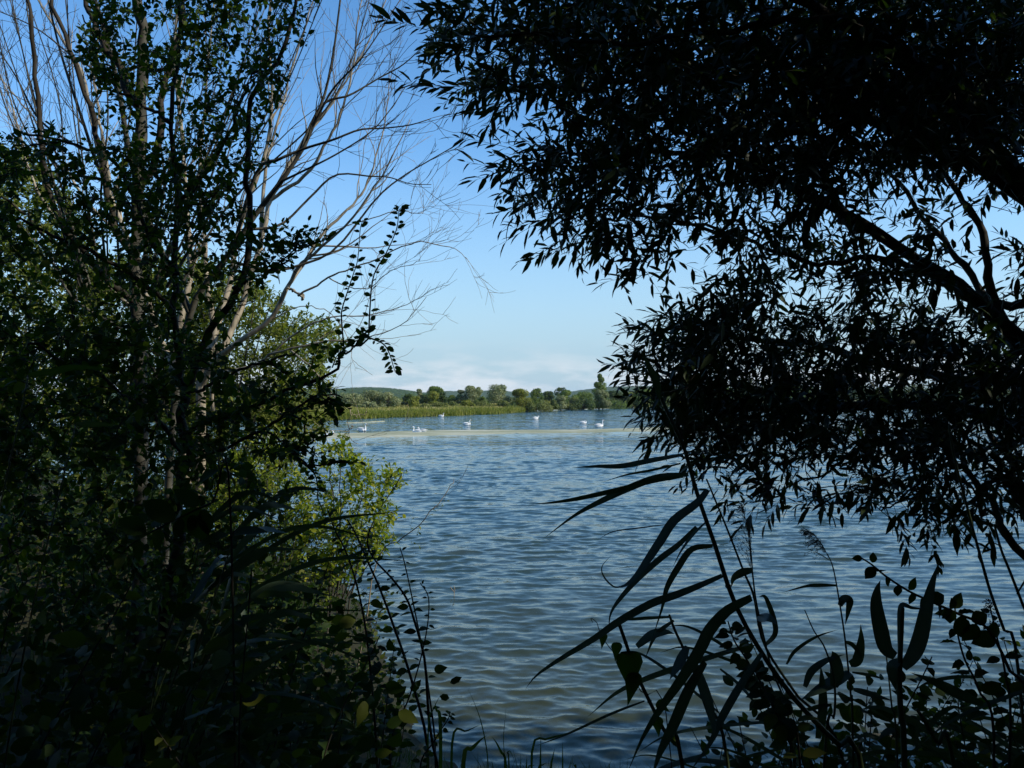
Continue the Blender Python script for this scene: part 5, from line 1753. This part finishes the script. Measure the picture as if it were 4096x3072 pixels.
# right hand side plants
mint = [z6(2230, 1230, 2.4), z6(2150, 980, 2.4), z6(2050, 790, 2.4), z6(1940, 735, 2.4), z6(1800, 672, 2.4), z6(1700, 625, 2.4), z6(1600, 560, 2.4), z6(1540, 510, 2.4), z6(1490, 478, 2.4)]
ex = [(z6(x, y, 2.4), (dx, .1, -dy), s) for x, y, dx, dy, s in [(1495, 480, -1, 0, .028), (1540, 500, .2, -1, .032), (1550, 520, -.6, .8, .045), (1600, 560, .3, .9, .035), (1650, 600, .1, 1, .035), (1700, 620, .6, -.8, .045), (1720, 630, -.2, 1, .04), (1760, 650, .2, .9, .05),
       (1800, 670, 1, -.4, .055), (1830, 680, .2, .9, .05), (1880, 700, .1, 1, .05), (1895, 700, .6, -.8, .055), (1930, 735, .1, .9, .07), (1980, 760, 1, -.4, .06), (2000, 770, -.4, .9, .07), (2050, 790, .9, .2, .06), (2080, 820, -.9, .4, .07)]]
stemmed('mint_plant', 'dark round leaved stem arching left over the water from the right bank', 'plant', mint, .0055, 3, .05, 'broad', 'shade_leaf', g, extra=ex, wid=1.35, start=.0, singles=60)
stemmed('mint_plant', 'dark leafy stem with pale round flower heads at the right edge', 'plant', [z6(2150, 1300, 2.6), z6(2130, 1000, 2.6), z6(2090, 820, 2.6), z6(2060, 690, 2.6)], .005, 8, .07, 'broad', 'shade_leaf', g, wid=1.2, top=[(z6(2055, 675, 2.6), .014), (z6(2060, 715, 2.6), .017), (z6(2075, 780, 2.6), .017), (z6(2050, 850, 2.6), .016)], singles=40)
stemmed('mint_plant', 'dark serrated leaf stem below the arching round leaved stem', 'plant', [z6(2080, 1350, 2.5), z6(2010, 1060, 2.5), z6(1950, 930, 2.5), z6(1915, 800, 2.5), z6(1905, 690, 2.5)], .005, 8, .075, 'serrate', 'shade_leaf', g, wid=1.1, singles=40)
# bindweed on the bent reed
bw = [z6(640, 1260, 2.28), z6(520, 1080, 2.28), z6(450, 960, 2.28), z6(370, 870, 2.28), z6(330, 800, 2.28), z6(318, 765, 2.28), z6(292, 745, 2.28), z6(300, 765, 2.28)]
rt = stemmed('bindweed', 'bindweed vine with arrow shaped leaves twining up the broken reed', 'plant', bw, .0018, 0, .05, 'heart', 'bind_leaf', g, singles=20, wid=.85,
             extra=[(z6(345, 820, 2.27), (-.05, 0, -1), .042), (z6(405, 860, 2.27), (-.05, 0, -1), .052), (z6(460, 910, 2.27), (.05, 0, -1), .12), (z6(475, 1000, 2.26), (-.1, 0, -1), .09), (z6(585, 1190, 2.27), (.1, 0, -1), .055), (z6(590, 1120, 2.27), (.5, 0, -.4), .045)])

# dark undergrowth: many leafy stems on both sides of the path
KINDS = [('nettle', 'serrate', .085), ('dogwood_stem', 'broad', .08), ('bramble', 'broad', .075)]


def thicket(n, xr, yr, hr, g, label, group, gapfun=None, size=1.0, leaves=11):
    k = 0
    while k < n:
        x, y = g.uniform(*xr), g.uniform(*yr)
        gz = ground_z(x, y)
        if gz < .1:
            continue
        h = g.uniform(*hr)
        tip = np.array((x + g.normal(.1, .2) * h, y + g.normal(0, .15) * h, gz + h))
        px, py, pz = proj(tip)
        if gapfun and not gapfun(px[0], py[0]):
            continue
        kd = KINDS[g.integers(0, 3)]
        m = (np.array((x, y, gz)) + tip) / 2 + np.array((g.normal(0, .06), g.normal(0, .06), h * .08))
        side = []
        for _ in range(int(34 * h)):
            v = nrm(np.array((g.normal(), g.normal(), g.normal(.2, .5))))
            t_ = g.uniform(.1, .95)
            c_ = np.array((x, y, gz)) * (1 - t_) + tip * t_ + v * np.array((1, 1, .5)) * g.uniform(.05, .38)
            side.append((c_, v, kd[2] * size * g.uniform(.6, 1.2)))
        stemmed(kd[0], label, 'plant', [np.array((x, y, gz - .03)), m, tip], .005, int(leaves * h / .9 * g.uniform(.8, 1.2)) + 3, kd[2] * size * g.uniform(.8, 1.25), kd[1], 'shade_leaf', g, group, pair=True, singles=14, start=.12, extra=side)
        k += 1


g = np.random.default_rng(61)
thicket(80, (-3.2, -.75), (2.3, 6.8), (.7, 1.6), g, 'dark leafy stem in the shaded undergrowth at lower left', 'shaded undergrowth on the left', lambda x, y: y > 1750 + max(0, x - 1000) * 1.35 and x < 1700 and y > 1.0 * x + 620, 1.05, 12)
thicket(70, (-6.5, -2.0), (6.0, 11.5), (.9, 2.0), g, 'leafy stem deep in the left thicket between trunks and water', 'undergrowth among the left trunks', lambda x, y: y > 1650 + max(0, x - 1000) * 1.3, 1.1, 12)
thicket(34, (-9, -3.6), (8, 14), (1.3, 2.4), g, 'tall leafy stem low at the left edge behind the shrub', 'tall undergrowth at the left edge', lambda x, y: x < 1000, 1.2, 14)
thicket(46, (-3.4, -.7), (6.6, 12.5), (.35, .95), g, 'dark leafy stem on the shaded lip of the left shore', 'plants on the lip of the left shore', lambda x, y: x > 900 and y > 1950, 1.0, 11)
thicket(52, (.25, 2.8), (2.4, 5.4), (.4, 1.25), g, 'dark low leafy stem on the right bank among the reeds', 'low plants on the right bank', lambda x, y: (y > 2760 - max(0, x - 3300) * .4) and x > 2780, 1.0, 10)
thicket(34, (2.0, 5.5), (3.4, 6.2), (.6, 1.5), g, 'dark leafy stem crowding the lower right corner', 'low plants in the right corner', lambda x, y: x > 3600 and y > 2450 + max(0, 3900 - x) * 1.5, 1.1, 12)
g = np.random.default_rng(62)
stemmed('ivy_stem', 'black clump of leaves hanging on the bent reed', 'plant', [z6(1180, 1390, 2.25), z6(1080, 1150, 2.2), z6(1000, 960, 2.15), z6(930, 850, 2.1), z6(900, 760, 2.1)], .004, 26, .055, 'broad', 'shade_leaf', g, wid=1.25, start=.15, singles=60)
stemmed('ivy_stem', 'second black leaf clump lower on the bent reed', 'plant', [z6(1220, 1390, 2.2), z6(1130, 1200, 2.15), z6(1060, 1060, 2.1), z6(1010, 960, 2.1)], .004, 22, .06, 'broad', 'shade_leaf', g, wid=1.2, start=.1, singles=60)

# grass blades at the bottom, on the lip of the bank
g = np.random.default_rng(63)
GB = [([(390, 1659), (370, 1480), (330, 1320), (258, 1150)], 12), ([(500, 1640), (470, 1560), (440, 1500), (410, 1460)], 16), ([(490, 1600), (485, 1480), (495, 1360), (505, 1250)], 9), ([(520, 1620), (510, 1570), (530, 1560), (570, 1659)], 14), ([(715, 1659), (716, 1560), (718, 1420)], 11),
      ([(627, 1690), (628, 1640), (630, 1580)], 10), ([(780, 1680), (790, 1600), (805, 1530)], 14), ([(852, 1680), (852, 1580), (850, 1480)], 5), ([(240, 1600), (290, 1540), (340, 1490), (385, 1455)], 24), ([(170, 1480), (260, 1430), (345, 1390)], 14), ([(95, 1400), (70, 1300), (60, 1250)], 20),
      ([(665, 1535), (760, 1480), (880, 1445), (970, 1405)], 13), ([(935, 1680), (925, 1650), (918, 1625)], 10), ([(640, 1690), (660, 1650), (690, 1640)], 12), ([(700, 1690), (730, 1640), (760, 1625)], 10), ([(20, 1420), (50, 1300), (110, 1180)], 8)]
b = z5(500, 1720, 4.6)
b[2] = ground_z(b[0], b[1])
gt = thing('grass_tuft', 'sparse tall grass blades on the bank lip at bottom centre', 'grass', b)
for pp, wd in GB:
    dd = 4.6 + g.normal(0, .1)
    pts = [z5(x, y, dd) for x, y in pp]
    f = pts[0].copy()
    f[2] = min(f[2], ground_z(f[0], f[1])) - .02
    if np.linalg.norm(f - pts[0]) > .03:
        pts = [f] + pts
    mb = MB()
    V, qd = blade(pts, max(wd, 9) * .646 * dd / F * 1.1, g, None, 14, .8, .3)
    mb.add(V, qd, None, g.uniform(.2, .7))
    mb.build('blade', M['grass_blade'], gt, smooth_=True)
n = 5200
gx = np.concatenate([g.uniform(-6, 6, n)])
gy = g.uniform(1.2, 7.6, n)
gz = bank_z(gx, gy)
ok = (gz > .06)
gx, gy, gz = gx[ok], gy[ok], gz[ok]
hh = g.uniform(.08, .30, len(gx))
a = g.uniform(0, 6.28, len(gx))
lean = g.normal(0, .09, (len(gx), 2))
w2 = .004
V = np.stack([np.stack([gx - np.cos(a) * w2, gy - np.sin(a) * w2, gz - .02], -1), np.stack([gx + np.cos(a) * w2, gy + np.sin(a) * w2, gz - .02], -1), np.stack([gx + lean[:, 0] * .4 + np.cos(a) * w2 * .7, gy + lean[:, 1] * .4 + np.sin(a) * w2 * .7, gz + hh * .6], -1),
              np.stack([gx + lean[:, 0] * .4 - np.cos(a) * w2 * .7, gy + lean[:, 1] * .4 - np.sin(a) * w2 * .7, gz + hh * .6], -1), np.stack([gx + lean[:, 0], gy + lean[:, 1], gz + hh], -1)], 1)
mb = MB()
o_ = np.arange(len(gx))[:, None] * 5
mb.add(V.reshape(-1, 3), o_ + np.array((0, 1, 2, 3)), o_ + np.array((3, 2, 4)), np.repeat(g.uniform(0, 1, len(gx)), 5))
tag(mb.build('grass', M['grass_blade']), 'short grass covering the shaded bank', 'grass', kind='stuff')

finish_leaves()

# ------------------------------------------------------------------ unseen wood added behind and beside the camera to shade the foreground
g = np.random.default_rng(71)


def wood(n, box, size, keep):
    lo, hi = np.array(box[0], float), np.array(box[1], float)
    p = lo + (hi - lo) * g.random((n, 3))
    p = p[keep(p)]
    p[:, 2] = np.maximum(p[:, 2], bank_z(p[:, 0], p[:, 1]) + .1)
    return p, np.full(len(p), size) * g.uniform(.5, 1.2, len(p))


def clear(p):
    """Outside the view, and not around the camera."""
    x, y, z = proj(p)
    vis = (z > 0) & (x > -1300) & (x < 5700) & (y > -900) & (y < 3900)
    near = np.linalg.norm(p - np.array((0, 0, 3.0)), axis=1) < 1.8
    return ~vis & ~near


sets = [wood(9000, ((-9, -9, 1.5), (4, -1.5, 11)), .30, clear), wood(11000, ((3.2, -8, 1.5), (13, 3.6, 9.6)), .30, clear), wood(6000, ((-5, -4, 6.6), (5, 4.5, 10)), .24, clear), wood(9000, ((-12, -4, 1.5), (-4.2, 4.0, 10)), .28, clear), wood(8000, ((6, 3, 1), (13, 6.5, 8)), .16, clear)]
p = np.vstack([s[0] for s in sets])
s = np.concatenate([s[1] for s in sets])[:, None]
d_ = nrm(g.normal(0, 1, p.shape))
e_ = nrm(np.cross(d_, g.normal(0, 1, p.shape)))
V = np.stack([p - d_ * s, p + e_ * s * .5, p + d_ * s, p - e_ * s * .5], 1).reshape(-1, 3)
mb = MB()
mb.add(V, np.arange(len(V)).reshape(-1, 4), None, np.repeat(g.uniform(0, 1, len(p)), 4))
for x, y, h in [(-6, -4, 9), (-3, -6, 10), (1.5, -5, 10), (4.5, -3, 12), (7, -1, 13), (9, 2, 12), (-8, 0, 8), (10, -5, 13)]:
    z0 = ground_z(x, y)
    mb.tube(np.array([(x, y, z0 - .1), (x + .1, y, z0 + h * .4), (x, y + .2, z0 + h * .8)]), np.array((.2, .14, .06)), 7)
tag(mb.build('shade_woodland', M['shade_wood_leaf']), 'unseen dense wood added around the viewpoint to shade the foreground', 'wood', kind='stuff')
